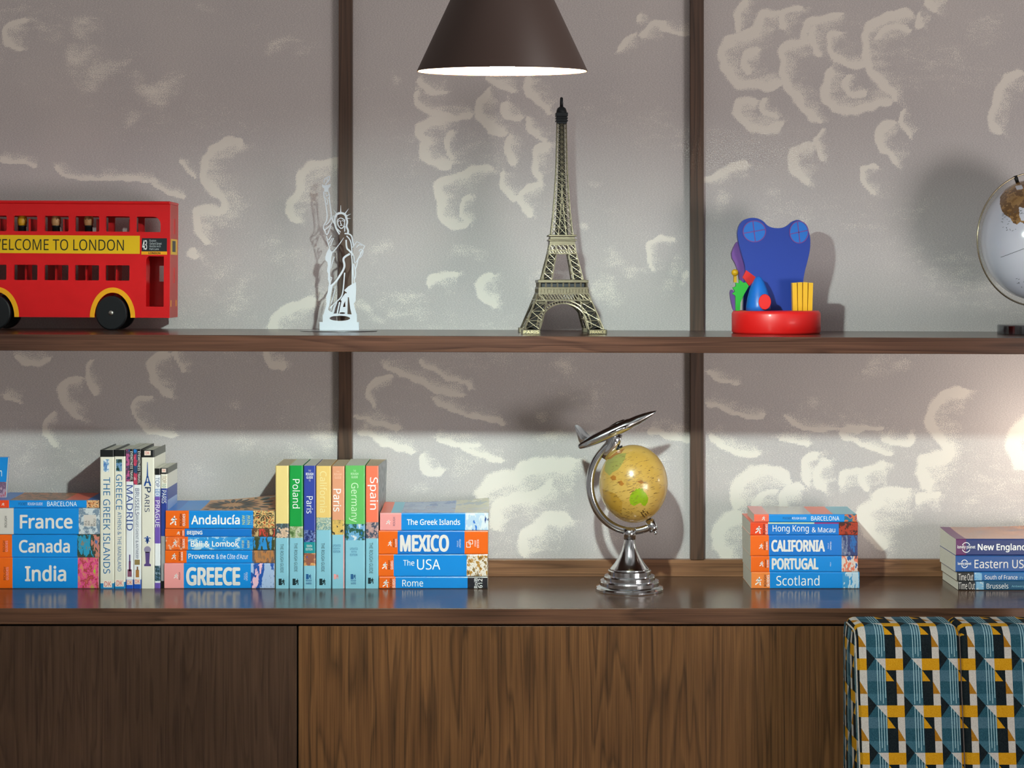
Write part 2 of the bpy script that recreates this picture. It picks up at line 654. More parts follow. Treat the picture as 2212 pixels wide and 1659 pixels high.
def wall_material():
    m = mat('cloud_wallpaper', (170, 165, 160), 0.5, 0.0, 0, 0.35)
    b = m.node_tree.nodes['Principled BSDF']
    lk = m.node_tree.links
    at = N(m, 'ShaderNodeAttribute')
    at.attribute_name = 'cloud'
    nf = N(m, 'ShaderNodeTexNoise')
    nf.inputs['Scale'].default_value = 640
    nf.inputs['Detail'].default_value = 3
    lk.new(obj_coords(m, (0.8, 1, 1.2)), nf.inputs['Vector'])
    n2 = N(m, 'ShaderNodeTexNoise')
    n2.inputs['Scale'].default_value = 38
    n2.inputs['Detail'].default_value = 6
    n2.inputs['Roughness'].default_value = 0.7
    lk.new(obj_coords(m, (0.6, 1, 1.4)), n2.inputs['Vector'])

    def math_(op, a, bb):
        x = N(m, 'ShaderNodeMath')
        x.operation = op
        for i, q in enumerate((a, bb)):
            if isinstance(q, (int, float)):
                x.inputs[i].default_value = q
            else:
                lk.new(q, x.inputs[i])
        return x.outputs[0]
    v = math_('ADD', at.outputs['Fac'], math_('MULTIPLY', math_('SUBTRACT', nf.outputs['Fac'], 0.5), 1.35))
    v = math_('ADD', v, math_('MULTIPLY', math_('SUBTRACT', n2.outputs['Fac'], 0.5), 0.72))
    r = ramp(m, [(0.46, (0, 0, 0)), (0.56, (255, 255, 255))])
    lk.new(v, r.inputs[0])
    # engraved hatching of the ground colour
    wv = N(m, 'ShaderNodeTexWave')
    wv.bands_direction = 'Z'
    wv.inputs['Scale'].default_value = 122
    wv.inputs['Distortion'].default_value = 1.2
    wv.inputs['Detail'].default_value = 1
    lk.new(obj_coords(m), wv.inputs['Vector'])
    n4 = N(m, 'ShaderNodeTexNoise')
    n4.inputs['Scale'].default_value = 5
    lk.new(obj_coords(m), n4.inputs['Vector'])
    base = ramp(m, [(0.35, (170, 163, 165)), (0.65, (180, 172, 172))])
    lk.new(n4.outputs['Fac'], base.inputs[0])
    light = ramp(m, [(0.0, (216, 209, 208)), (1.0, (224, 216, 214))])
    lk.new(n4.outputs['Fac'], light.inputs[0])
    mx = N(m, 'ShaderNodeMixRGB')
    nd = N(m, 'ShaderNodeTexNoise')
    nd.inputs['Scale'].default_value = 760
    nd.inputs['Detail'].default_value = 2
    lk.new(obj_coords(m, (0.45, 1, 1.5), (0, 0.35, 0)), nd.inputs['Vector'])
    hatch = ramp(m, [(0.38, (0, 0, 0)), (0.66, (255, 255, 255))])
    lk.new(nd.outputs['Fac'], hatch.inputs[0])
    lk.new(math_('ADD', math_('MULTIPLY', wv.outputs['Fac'], 0.34), math_('MULTIPLY', hatch.outputs[0], 0.56)), mx.inputs[0])
    lk.new(base.outputs[0], mx.inputs[1])
    lk.new(light.outputs[0], mx.inputs[2])
    mx2 = N(m, 'ShaderNodeMixRGB')
    lk.new(r.outputs[0], mx2.inputs[0])
    lk.new(mx.outputs[0], mx2.inputs[1])
    mx2.inputs[2].default_value = lin((234, 226, 218))
    lk.new(mx2.outputs[0], b.inputs['Base Color'])
    bp = N(m, 'ShaderNodeBump')
    bp.inputs['Strength'].default_value = 0.12
    bp.inputs['Distance'].default_value = 0.0006
    lk.new(nf.outputs['Fac'], bp.inputs['Height'])
    lk.new(bp.outputs[0], b.inputs['Normal'])
    return m


def make_wall():
    fx = np.arange(-90, 2302, 4.6)
    fy = np.arange(-90, 1300, 4.6)
    mw = m_at(0.0)
    X = np.concatenate([np.arange(-2.4, (fx[0] - 1106) * mw - 0.03, 0.06), (fx - 1106) * mw, np.arange((fx[-1] - 1106) * mw + 0.03, 2.6, 0.06)])
    Z = np.concatenate([np.arange(-0.86, CAMH - (fy[-1] - 600) * mw - 0.03, 0.06), (CAMH - (fy - 600) * mw)[::-1], np.arange(CAMH - (fy[0] - 600) * mw + 0.03, 1.75, 0.06)])
    gx, gz = np.meshgrid(X, Z)
    px = gx / mw + 1106
    py = 600 - (gz - CAMH) / mw
    rng = np.random.default_rng(4)
    # wobble so the strokes scallop like engraved puffs
    wob = np.zeros_like(px)
    wob2 = np.zeros_like(px)
    for k in range(14):
        a = rng.uniform(0, 2 * PI)
        f = rng.uniform(0.05, 0.22)
        ph = rng.uniform(0, 6.28)
        wob += np.sin((px * math.cos(a) + py * math.sin(a)) * f + ph) * 0.55
        wob2 += np.cos((px * math.sin(a) - py * math.cos(a)) * f * 1.1 + ph) * 0.55
    qx, qy = px + wob * 1.3, py + wob2 * 1.3
    field = np.full(px.shape, 0.24)
    for k in range(10):
        a = rng.uniform(-0.5, 0.5)
        f = rng.uniform(0.008, 0.03)
        field += np.sin((px * math.sin(a) * 0.5 + py * math.cos(a)) * f + rng.uniform(0, 6.28) + np.sin(px * f * 0.4 + k) * 1.5) * 0.022
    wx = np.zeros_like(px)
    wy = np.zeros_like(px)
    for k in range(12):
        a = rng.uniform(0, 2 * PI)
        f = rng.uniform(0.02, 0.09)
        ph = rng.uniform(0, 6.28)
        am = 0.28 / f
        wx += np.sin((px * math.cos(a) + py * math.sin(a)) * f + ph) * am
        wy += np.cos((px * math.sin(a + 1) + py * math.cos(a + 1)) * f * 1.2 + ph) * am * 0.7
    for s in PATCH.split():
        cx, cy, rx, ry, st = (float(t) for t in s.split(','))
        d = ((qx + wx - cx) / rx) ** 2 + ((qy + wy - cy) / ry) ** 2
        field = np.maximum(field, (st + 0.10) * np.exp(-d * 0.7))
    for line in CL.splitlines():
        w, pts = line.split('|')
        w = float(w) * 0.95
        pts = [tuple(float(t) for t in p.split(',')) for p in pts.split()]
        # smooth the path
        for _ in range(2):
            q = [pts[0]]
            for a, b in zip(pts[:-1], pts[1:]):
                q += [(a[0] * .75 + b[0] * .25, a[1] * .75 + b[1] * .25), (a[0] * .25 + b[0] * .75, a[1] * .25 + b[1] * .75)]
            pts = q + [pts[-1]]
        xs = [p[0] for p in pts]
        ys = [p[1] for p in pts]
        mgn = 9 * w
        sel = (px > min(xs) - mgn) & (px < max(xs) + mgn) & (py > min(ys) - mgn) & (py < max(ys) + mgn)
        ax, ay = qx[sel], qy[sel]
        best = np.full(ax.shape, 1e9)
        side = np.zeros(ax.shape)
        tt = np.zeros(ax.shape)
        n = len(pts) - 1
        for i in range(n):
            x0, y0 = pts[i]
            dx, dy = pts[i + 1][0] - x0, pts[i + 1][1] - y0
            l2 = dx * dx + dy * dy + 1e-9
            t = np.clip(((ax - x0) * dx + (ay - y0) * dy) / l2, 0, 1)
            ex, ey = ax - (x0 + t * dx), ay - (y0 + t * dy)
            d = np.hypot(ex, ey)
            cz = dx * ey - dy * ex
            u = d < best
            best = np.where(u, d, best)
            side = np.where(u, cz, side)
            tt = np.where(u, (i + t) / n, tt)
        taper = np.clip(np.minimum(tt, 1 - tt) * 6 + 0.45, 0, 1)
        ww = w * taper
        v_out = 1.05 - 0.58 * best / (ww * 0.75)
        v_in = 1.05 - 0.50 * best / (ww * 1.25)
        v_in = np.where(best > ww * 1.25, 0.55 - 0.30 * (best - ww * 1.25) / (ww * 4.5), v_in)
        v = np.where(side < 0, v_in, v_out)
        field[sel] = np.maximum(field[sel], v)
    ny, nx = gx.shape
    vs = np.stack([gx.ravel(), np.zeros(gx.size), gz.ravel()], 1)
    idx = np.arange(ny * nx).reshape(ny, nx)
    quads = np.stack([idx[:-1, :-1], idx[:-1, 1:], idx[1:, 1:], idx[1:, :-1]], -1).reshape(-1, 4)
    me = bpy.data.meshes.new('wall_back')
    me.vertices.add(len(vs))
    me.vertices.foreach_set('co', vs.astype(np.float32).ravel())
    me.loops.add(quads.size)
    me.loops.foreach_set('vertex_index', quads.astype(np.int32).ravel())
    me.polygons.add(len(quads))
    me.polygons.foreach_set('loop_start', (np.arange(len(quads)) * 4).astype(np.int32))
    me.update(calc_edges=True)
    a = me.attributes.new('cloud', 'FLOAT', 'POINT')
    a.data.foreach_set('value', np.clip(field, 0, 1.2).astype(np.float32).ravel())
    me.materials.append(wall_material())
    o = bpy.data.objects.new('wall_back', me)
    COL.objects.link(o)
    o['kind'] = 'structure'
    return o


make_wall()

WALNUT = wood('shelf_wood', [(48, 30, 24), (66, 43, 34), (84, 56, 44)], 'X', 0.21, 1.0, 0.0, 0.03, 0.4)
WALNUT_V = wood('batten_wood', [(52, 37, 29), (72, 52, 41), (88, 64, 50)], 'Z', 0.38, 1.0, 0.0, 0.05)
COUNTER = wood('worktop_wood', [(52, 36, 27), (78, 55, 41), (98, 71, 54)], 'X', 0.2, 0.8, 0.0, 0.03, 0.36)
EDGEW = wood('worktop_edge_wood', [(50, 33, 25), (72, 48, 37), (90, 62, 47)], 'X', 0.34, 0.8, 0.0, 0.05, 0.25)
PLINTH = wood('skirting_wood', [(88, 58, 38), (122, 84, 58), (146, 104, 74)], 'X', 0.36, 0.8, 0.0, 0.05)
DOOR_A = wood('dark_door_wood', [(46, 32, 25), (58, 41, 32), (68, 49, 38)], 'Z', 0.42, 1.6, 0.0, 0.05, 0.15)
DOOR_B = wood('ash_door_wood', [(50, 33, 21), (84, 55, 33), (102, 69, 42)], 'Z', 0.40, 1.0, 0.0, 0.08, 0.2)
DARKGAP = mat('cabinet_inside', (22, 17, 14), 0.8)

b = MB()
b.box((-2.4, -4.2, -0.88), (2.6, 0.05, -0.86), wood('floor_wood', [(120, 100, 80), (150, 128, 104), (170, 146, 120)], 'X', 0.5))
b.build('floor', kind='structure')

# skirting strip between worktop and wall
b = MB()
b.box((-1.6, -0.015, 0.0), (1.6, 0.0, 0.0325), PLINTH)
b.build('trim_1', kind='structure', bevel=0.0008)

# two upright battens on the wall, the shelf in front of them
for px0, px1, lab in ((731.5, 761.0, 'dark wooden upright strip on the wall behind the white metal statue'),
                      (1491.5, 1520.5, 'dark wooden upright strip on the wall between the tower model and the red drum toy')):
    b = MB()
    b.box((PX(px0, -0.018), -0.018, 0.0326), (PX(px1, -0.018), -0.0002, 1.7), WALNUT_V)
    o = b.build('upright_batten', bevel=0.001)
    tag(o, lab, 'wooden strip', 'upright wooden strips on the wall')

# long shelf
SHY = -0.397
b = MB()
x0, x1 = -1.6, 1.6
zt0, zt1 = shelf_z(x0), shelf_z(x1)
th = 0.0278
v = []
for x, z in ((x0, zt0), (x1, zt1)):
    v += [(x, SHY, z - th), (x, SHY, z), (x, -0.0185, z), (x, -0.0185, z - th)]
b.raw(v, [(0, 1, 2, 3), (7, 6, 5, 4), (0, 4, 5, 1), (1, 5, 6, 2), (2, 6, 7, 3), (3, 7, 4, 0)], WALNUT)
o = b.build('wall_shelf', bevel=0.0012)
tag(o, 'long dark wooden wall shelf carrying the bus, statue, tower and globe', 'shelf')

# worktop and cabinets
b = MB()
b.box((-1.6, -0.354, -0.0275), (1.6, -0.0003, 0.0), COUNTER)
o = b.build('worktop', bevel=0.0012)
o.data.materials.append(EDGEW)
for p in o.data.polygons:
    if abs(p.normal.y) > 0.5:
        p.material_index = 1
tag(o, 'glossy brown wooden worktop with the rows of travel books on it', 'worktop')


def cabinet(x0, x1, dm, label):
    t = thing('cabinet', label, 'cabinet', ((x0 + x1) / 2, -0.18, -0.86), 'cabinets under the worktop')
    b = MB()
    b.box((x0, -0.328, -0.858), (x1, -0.004, -0.0285), DARKGAP)
    b.build('body', t)
    b = MB()
    b.box((x0 + 0.0014, -0.352, -0.80), (x1 - 0.0014, -0.3285, -0.0312), dm)
    b.build('door', t, bevel=0.0008)
    return t


xs = PX(642.5, -0.352)
cabinet(xs - 0.98, xs - 0.0002, DOOR_A, 'cabinet with a plain dark brown door under the left book stacks')
cabinet(xs + 0.0002, xs + 1.62, DOOR_B, 'cabinet with a wide streaky brown ash door beside the patterned seat')

# ------------------------------------------------------------------ pendant lamp
LAMP_Y = -1.30


def pendant(cx, label):
    y = LAMP_Y
    m = m_at(y)
    R = 183.0 * m
    zr = PZ(154.5, y)
    slope = (183.0 - 110.5) / 154.5             # how fast the cone narrows, seen in the photo
    h = (183.0 - 24.0) * m / slope
    t = thing('pendant_lamp', label, 'lamp', (cx, y, zr))
    outer = mat('lamp_shade_paint', (84, 68, 63), 0.5, 0.0, 0.0, 0.4)
    inner = mat('lamp_shade_inside', (252, 212, 164), 0.6)
    rt = 24.0 * m
    sh = MB()
    prof = [(R, 0.0), (R + 0.0006, 0.0008), (rt, h), (rt * 0.8, h + 0.004)]
    sh.lathe(prof, (cx, y, zr), outer, 96)
    sh.lathe([(R - 0.0006, 0.0), (R - 0.0006 - 0.0016 * (R - rt) / h, 0.0016)], (cx, y, zr), mat('lamp_lip_glow', (222, 112, 44), 0.6), 96)  # orange lip colour stands in for the glow along the lit rim
    sh.lathe([(R - 0.0006 - 0.0016 * (R - rt) / h, 0.0016), (rt - 0.001, h - 0.002), (1e-6, h - 0.002)], (cx, y, zr), inner, 96)
    sh.lathe([(R - 0.0006, 0.0), (R + 0.0002, 0.0001)], (cx, y, zr), inner, 96)
    # drop the end caps of the open cone profiles
    keep = [i for i, f in enumerate(sh.f) if len(f) != 96 or all(abs(sh.v[k][2] - (zr + h + 0.004)) < 1e-5 for k in f)]
    for a in ('f', 'mi', 'sm'):
        setattr(sh, a, [getattr(sh, a)[i] for i in keep])
    sh.build('lamp_shade', t)
    so = MB()
    so.lathe([(0.017, 0.05), (0.017, h), (0.021, h + 0.004), (0.021, h + 0.05), (0.008, h + 0.06)], (cx, y, zr), mat('lamp_socket', (40, 34, 32), 0.4), 32)
    so.build('socket', t)
    bu = MB()
    glow = mat('bulb_glow', (255, 240, 220), 0.5, emit=(234, 255, 247), estr=BULB_STRENGTH)
    bu.ball((cx, y, zr + 0.020), 0.021, glow, 24, 14)
    bu.lathe([(0.015, 0.03), (0.012, 0.052)], (cx, y, zr), glow, 20)
    bu.build('bulb', t)
    co = MB()
    co.tube([(cx, y, zr + h + 0.055), (cx, y, 1.95)], 0.003, mat('lamp_cord', (30, 28, 27), 0.6), 8)
    co.build('cord', t)
    t.rotation_euler = (math.radians(3.4), 0, math.radians(0.0))
    return t


pendant(PX(1085.0, LAMP_Y), 'brown cone pendant lamp lit from inside above the tower model')


def table_lamp_light():
    ld = bpy.data.lights.new('side_lamp', 'POINT')
    ld.energy = SIDE_LAMP_POWER
    ld.color = (1.0, 0.87, 0.72)
    ld.shadow_soft_size = 0.03
    o = bpy.data.objects.new('side_lamp', ld)
    COL.objects.link(o)
    o.location = (PX(2330, -0.17), -0.17, 0.27)


table_lamp_light()

# ------------------------------------------------------------------ books
BLUE = mat('cover_blue', (0, 138, 222), 0.36, 0, 0.25)
BLUE2 = mat('cover_deep_blue', (4, 116, 205), 0.36, 0, 0.25)
ORANGE = mat('cover_orange', (244, 104, 10), 0.36, 0, 0.25)
REDOR = mat('cover_red_orange', (236, 72, 26), 0.36, 0, 0.25)
SALMON = mat('cover_salmon', (246, 110, 82), 0.36, 0, 0.25)
PINK = mat('cover_pink', (246, 160, 158), 0.36, 0, 0.25)
CREAMW = mat('cover_grey_white', (214, 206, 200), 0.4, 0, 0.2)
IVORY = mat('cover_ivory', (232, 226, 212), 0.4, 0, 0.2)
WHITE = mat('cover_white', (234, 234, 238), 0.4, 0, 0.2)
BLACK = mat('cover_black', (14, 18, 20), 0.36, 0, 0.25)
SKYB = mat('cover_sky_blue', (138, 196, 216), 0.42, 0, 0.15)
STRAW = mat('cover_straw', (240, 212, 138), 0.42, 0, 0.15)
PAPER = noisy('page_edges', (206, 198, 186), (226, 220, 208), 700, 0.8)
PAPER_T = noisy('page_edges_tan', (190, 168, 140), (208, 186, 156), 500, 0.8)
WH = ink((250, 248, 246))
GW = ink((232, 226, 222))
NAVY = ink((20, 40, 96))
DKT = ink((34, 30, 34))
RED = ink((214, 60, 50))


def runner(b, px0, px1, py0, py1, y, m, flip=False):
    """the small running figure printed on the spines"""
    X0, X1, Z0, Z1 = PX(px0, y), PX(px1, y), PZ(py1, y), PZ(py0, y)
    q = lambda u, w: (X0 + (1 - u if flip else u) * (X1 - X0), Z0 + w * (Z1 - Z0))
    ya, yb = y - 0.00028, y - 0.0001
    s = (Z1 - Z0)
    b.prism([[q(0.60 + 0.10 * math.cos(t), 0.90 + 0.10 * math.sin(t)) for t in [i * PI / 4 for i in range(8)]]], ya, yb, m)
    for pts, w in (([(0.56, 0.80), (0.50, 0.62), (0.46, 0.46)], 0.24), ([(0.56, 0.76), (0.74, 0.62), (0.95, 0.66)], 0.10),
                   ([(0.52, 0.76), (0.28, 0.70), (0.12, 0.52)], 0.10), ([(0.48, 0.50), (0.74, 0.38), (0.70, 0.10), (0.86, 0.06)], 0.13),
                   ([(0.46, 0.50), (0.34, 0.28), (0.10, 0.24), (0.02, 0.08)], 0.13)):
        b.ribbon([q(*p) for p in pts], w * s, ya, yb, m)


def book(kind, label, group, box, segs, texts=(), dep=0.126, dy=0.0, top=None, lift=(0.0, 0.0), pages=PAPER, hard=False, logos=(), pics=(), vert=False, side=None, back=None, z0=None, z1=None):
    """box = spine rectangle in photograph pixels. segs = [(end pixel along the spine, material)].
    Lying: the spine runs along x. Standing (vert): it runs down, cover colours along the height."""
    y = -0.152 + dy
    xa, xb, ya, yb = box
    X0, X1, Z0, Z1 = PX(xa, y), PX(xb, y), PZ(yb, y), PZ(ya, y)
    if z0 is not None:
        Z0 = z0
    if z1 is not None:
        Z1 = z1
    if vert:
        Ln, T = Z1 - Z0, X1 - X0
        f = lambda l, d, t: (X0 + t, y + d, Z1 - l)
        l_of = lambda p: Z1 - PZ(p, y)
    else:
        Ln, T = X1 - X0, Z1 - Z0
        f = lambda l, d, t: (X0 + l, y + d, Z0 + t)
        l_of = lambda p: PX(p, y) - X0
    root = thing(kind, label, 'book', ((X0 + X1) / 2, y + dep / 2, Z0), group)
    r = min(0.0020, T * 0.18)
    th = 0.0016 if hard else 0.0005
    # stations along the spine
    cuts = [0.0]
    mats = []
    for p, m in segs:
        e = min(Ln, max(cuts[-1] + 1e-4, l_of(p)))
        k = max(1, int((e - cuts[-1]) / 0.018))
        s = cuts[-1]
        for i in range(k):
            cuts.append(s + (e - s) * (i + 1) / k)
            mats.append(m)
    cuts[-1] = Ln
    dd = [dep * i / 6 for i in range(6, 0, -1)]

    def lf(l, d):
        a = l / Ln
        return (lift[0] * (1 - a) + lift[1] * a * a) * (d / dep) ** 2.0
    prof = [(d, T, 0) for d in dd] + [(r, T, 1), (0.3 * r, T - 0.3 * r, 1), (0, T - r, 1), (0, r, 2), (0.3 * r, 0.3 * r, 2), (r, 0, 2)] + [(d, 0, 3) for d in reversed(dd)]
    b = MB()
    n = len(prof)
    tops = top or []

    def cover_mat(sec, l):
        if sec == 0 and tops:
            for e, m in tops:
                if l <= e * Ln + 1e-6:
                    return m
            return tops[-1][1]
        if sec == 3 and back:
            return back
        if sec == 0 and side:
            for e, m in side:
                if l <= l_of(e) + 1e-6:
                    return m
            return side[-1][1]
        return None
    for i in range(len(cuts) - 1):
        l0, l1 = cuts[i], cuts[i + 1]
        for j in range(n - 1):
            (d0, t0, _a), (d1, t1, _b) = prof[j], prof[j + 1]
            sec = 0 if j < 6 else (3 if j >= n - 7 else 1)
            m = cover_mat(sec, (l0 + l1) / 2) or mats[i]
            up = 1 if sec == 0 else 0
            pts = [f(l0, d0, t0 + up * lf(l0, d0)), f(l1, d0, t0 + up * lf(l1, d0)), f(l1, d1, t1 + up * lf(l1, d1)), f(l0, d1, t1 + up * lf(l0, d1))]
            b.face(pts, m)
    # free edges of the covers, so the boards have thickness
    wht = BLACK if hard else PAPER
    for (lo, hi, up) in ((T - th, T, 1), (0, th, 0)):
        for i in range(len(cuts) - 1):
            l0, l1 = cuts[i], cuts[i + 1]
            b.face([f(l0, dep, lo + up * lf(l0, dep)), f(l1, dep, lo + up * lf(l1, dep)), f(l1, dep, hi + up * lf(l1, dep)), f(l0, dep, hi + up * lf(l0, dep))], mats[i])
            for k in range(6):
                da, db = ([r] + dd[::-1])[k], ([r] + dd[::-1])[k + 1]
                g_ = lambda l, d: f(l, d, (lo + lf(l, d)) if up else hi)
                b.face([g_(l0, da), g_(l1, da), g_(l1, db), g_(l0, db)], wht)
        for l, m in ((0, mats[0]), (Ln, mats[-1])):
            for k in range(6):
                da, db = ([r] + dd[::-1])[k], ([r] + dd[::-1])[k + 1]
                b.face([f(l, da, lo + up * lf(l, da)), f(l, db, lo + up * lf(l, db)), f(l, db, hi + up * lf(l, db)), f(l, da, hi + up * lf(l, da))], cover_mat(0 if up else 3, l) or m)
    b.build('cover', root)
    # block of pages
    b = MB()
    ins = 0.0028 if hard else 0.0004
    dm = dep - (0.004 if hard else 0.0008)
    ds = [0.0004] + [dm * i / 6 for i in range(1, 7)]
    ls = [ins, (Ln) * 0.25, Ln * 0.5, Ln * 0.75, Ln - ins]
    g = lambda l, d, up: f(l, d, (T - th + lf(l, d)) if up else th)
    for i in range(len(ls) - 1):
        for j in range(6):
            b.face([g(ls[i], ds[j], 1), g(ls[i + 1], ds[j], 1), g(ls[i + 1], ds[j + 1], 1), g(ls[i], ds[j + 1], 1)], pages)
            b.face([g(ls[i], ds[j], 0), g(ls[i + 1], ds[j], 0), g(ls[i + 1], ds[j + 1], 0), g(ls[i], ds[j + 1], 0)], pages)
        b.face([g(ls[i], dm, 0), g(ls[i + 1], dm, 0), g(ls[i + 1], dm, 1), g(ls[i], dm, 1)], pages)
    for l in (ls[0], ls[-1]):
        for j in range(6):
            b.face([g(l, ds[j], 0), g(l, ds[j + 1], 0), g(l, ds[j + 1], 1), g(l, ds[j], 1)], pages)
    b.build('pages', root)
    yl = y - 0.00006
    for (a0, a1, c0, c1, m) in pics:
        b = MB()
        b.box((PX(a0, y), yl - 0.00012, PZ(c1, y)), (PX(a1, y), y, PZ(c0, y)), m)
        b.build('spine_picture', root)
    for k, t in enumerate(texts):
        b = MB()
        s, a0, a1, c0, c1, m = t[:6]
        rot = t[6] if len(t) > 6 else 0
        bold = t[7] if len(t) > 7 else 0.0
        b.letters(s, a0, a1, c0, c1, y, m, rot, bold, 0.0004 if pics else 0.0002)
        b.build('spine_lettering' if k else 'spine_title', root)
    if logos:
        b = MB()
        for (a0, a1, c0, c1, m) in logos:
            runner(b, a0, a1, c0, c1, y - (0.0002 if pics else 0), m)
        b.build('publisher_mark', root)
    return root


def rg(px0, px1, py0, py1, dark=DKT):
    """two-word house name reading up the spine"""
    w = (px1 - px0) / 2
    return [('ROUGH', px0, px0 + w - 0.6, py0, py1, dark, 90, 0.014), ('GUIDES', px0 + w + 0.6, px1, py0, py1, WH, 90, 0.014)]


G1, G2, G3, G4, G5 = ('books lying in the leftmost stack', 'books lying in the stack of five topped by the star-patterned cover', 'books lying in the stack beside the upright row',
                      'books lying in the stack of five by the chrome globe', 'books lying in the stack at the bright end')
B_UP1, B_UP2 = 'tall travel books standing between two stacks', 'paperbacks standing in a row of seven'
BK = 'travel_book'
zb = lambda p, y=-0.152: max(0.0002, PZ(p, y))
za, zc, zd = zb(1204.5), zb(1154.8), zb(1097.8)
p_india = photo('picture_pink_sandstone', [(206, 100, 92), (176, 66, 66), (226, 80, 140), (224, 130, 110), (150, 200, 40)], 90, 1, stretch=(1.6, 1, 1))
p_canada = photo('picture_canyon', [(70, 110, 170), (206, 128, 110), (48, 70, 60), (40, 150, 190), (130, 130, 120)], 45, 2, stretch=(1.5, 1, 0.5))
p_france = photo('picture_stone_statue', [(166, 180, 192), (206, 212, 216), (120, 140, 160), (190, 196, 200)], 60, 3)
p_tile = photo('picture_mosaic_tile', [(222, 190, 120), (24, 24, 20), (226, 196, 130), (200, 90, 40), (20, 70, 40)], 210, 4)
p_slab = photo('picture_brown_relief', [(150, 104, 72), (176, 122, 84), (120, 84, 62), (188, 110, 70)], 45, 5, stretch=(0.5, 1, 1))
book(BK, 'thick orange and blue paperback lettered India, bottom of the leftmost stack', G1, (-24, 213, 1204.5, 1272), [(27, ORANGE), (168, BLUE), (190, p_india), (213, p_india)],
     [('India', 54, 143, 1221, 1256, GW, 0, 0.026), ('ROUGH', 7.5, 12.5, 1225, 1253, DKT, 90, 0.0), ('GUIDES', 13.5, 18.5, 1225, 1253, PINK, 90, 0.014)], z0=0.0002, z1=za)
book(BK, 'orange and blue paperback lettered Canada, above the India book', G1, (-22, 215, 1155, 1204.5), [(26, ORANGE), (167, BLUE), (215, p_canada)],
     [('Canada', 41, 151, 1165, 1194, GW, 0, 0.026), ('ROUGH', 6, 11, 1168, 1192, DKT, 90, 0.0), ('GUIDES', 12, 17, 1168, 1192, PINK, 90, 0.014)], z0=za, z1=zc, dy=0.002)
book(BK, 'thick white and blue paperback lettered France with a shelf mark sticker', G1, (-20, 216, 1098, 1154.8), [(29.5, CREAMW), (170, BLUE), (216, p_france)],
     [('France', 43, 157, 1112, 1142, GW, 0, 0.026), ('ROUGH', 10, 15, 1115, 1139, DKT, 90, 0.0), ('914.', 183, 188, 1124, 1135, DKT, 90, 0.0), ('404', 189.5, 194, 1125, 1135, DKT, 90, 0.0),
      ('8', 196, 200, 1132, 1136, DKT, 90, 0.0), ('ROU', 201.5, 206.5, 1121, 1136, DKT, 90, 0.0)], pics=[(181, 208, 1112, 1137, CREAMW)], z0=zc, z1=zd)
p_lizard = photo('picture_mosaic_lizard', [(20, 22, 30), (214, 140, 90), (230, 190, 140), (60, 30, 30)], 260, 6)
p_cov1 = photo('picture_brown_tiles', [(150, 104, 74), (196, 120, 76), (110, 84, 66), (214, 140, 90)], 55, 7, stretch=(1, 2, 1))
book('pocket_book', 'slim blue pocket book lettered Barcelona, on top of the France book', G1, (-14, 214, 1081, 1097.8), [(19.5, REDOR), (187, BLUE), (214, p_lizard)],
     [('POCKET', 40, 58, 1085.5, 1091.5, NAVY, 0, 0.0), ('ROUGH GUIDE', 60, 92, 1085.5, 1091.5, WH, 0, 0.0), ('BARCELONA', 102, 166, 1083.5, 1093.5, WH, 0, 0.0)],
     dep=0.108, top=[(0.12, BLUE2), (0.68, p_cov1), (0.9, SALMON), (1, BLUE2)], lift=(0.002, 0.001), logos=[(3.5, 10, 1086, 1092.5, WH)], z0=zd, z1=zb(1081), dy=0.003)
# a book stood on the stack with its face turned to the room, only its edge in view
yq = -0.112
root = thing('picture_book', 'blue-topped book standing face out on the leftmost stack', 'book', (PX(-4, yq), yq, zb(1081) + 0.0003))
b = MB()
zt, zbm, zm = PZ(988, yq), zb(1081) + 0.0003, PZ(1041, yq)
xl, xr = PX(-23, yq), PX(17.5, yq)
b.prism([[(xl, zm), (PX(13.5, yq), zm), (xr, zt), (xl, zt)]], yq, yq + 0.001, BLUE)
b.prism([[(xl, zbm), (PX(12.0, yq), zbm), (PX(13.5, yq), zm), (xl, zm)]], yq, yq + 0.001, photo('picture_pink_street', [(190, 60, 80), (180, 150, 170), (120, 90, 120), (210, 180, 190)], 70, 9))
b.prism([[(xl, zbm), (PX(12.0, yq), zbm), (xr, zt), (xl, zt)]], yq + 0.0091, yq + 0.0101, BLUE2)
b.build('cover', root)
b = MB()
b.prism([[(xl, zbm), (PX(11.5, yq), zbm), (xr - 0.0005, zt - 0.0005), (xl, zt - 0.0005)]], yq + 0.001, yq + 0.0091, PAPER)
b.build('pages', root)
b = MB()
b.letters('n', -1.5, 4.2, 1016, 1029, yq, WH, 0, 0.0, 0.0002)
b.build('cover_lettering', root)

# ---- tall books standing
p_blue_harbour = photo('picture_white_harbour', [(60, 110, 180), (120, 160, 200), (226, 232, 238), (70, 90, 130)], 120, 11)
p_night = photo('picture_night_square', [(20, 30, 50), (30, 70, 60), (110, 150, 190), (40, 90, 150)], 120, 12)
p_roof = photo('picture_dusk_roofs', [(30, 110, 190), (90, 60, 90), (190, 90, 140), (60, 50, 90)], 70, 13, stretch=(1, 1, 1))
p_roof2 = photo('picture_flower_square', [(30, 120, 200), (40, 70, 110), (190, 60, 90), (210, 150, 160)], 60, 14)
p_town = photo('picture_grey_town', [(90, 120, 150), (40, 70, 80), (130, 150, 170), (60, 80, 100)], 90, 15)
DKB = mat('cover_foot_blue', (20, 130, 190), 0.38, 0, 0.2)
DKB2 = mat('cover_foot_royal_blue', (20, 84, 190), 0.38, 0, 0.2)
TEALT = ink((0, 104, 160))
INKB = ink((24, 74, 150))
PURP = ink((92, 70, 130))
PLATE = mat('logo_plate', (244, 226, 214), 0.4)
TB = 'standing_book'
dk = lambda x0, x1, y0, y1: ('DK', x0, x1, y0, y1, RED, 0, 0.0)
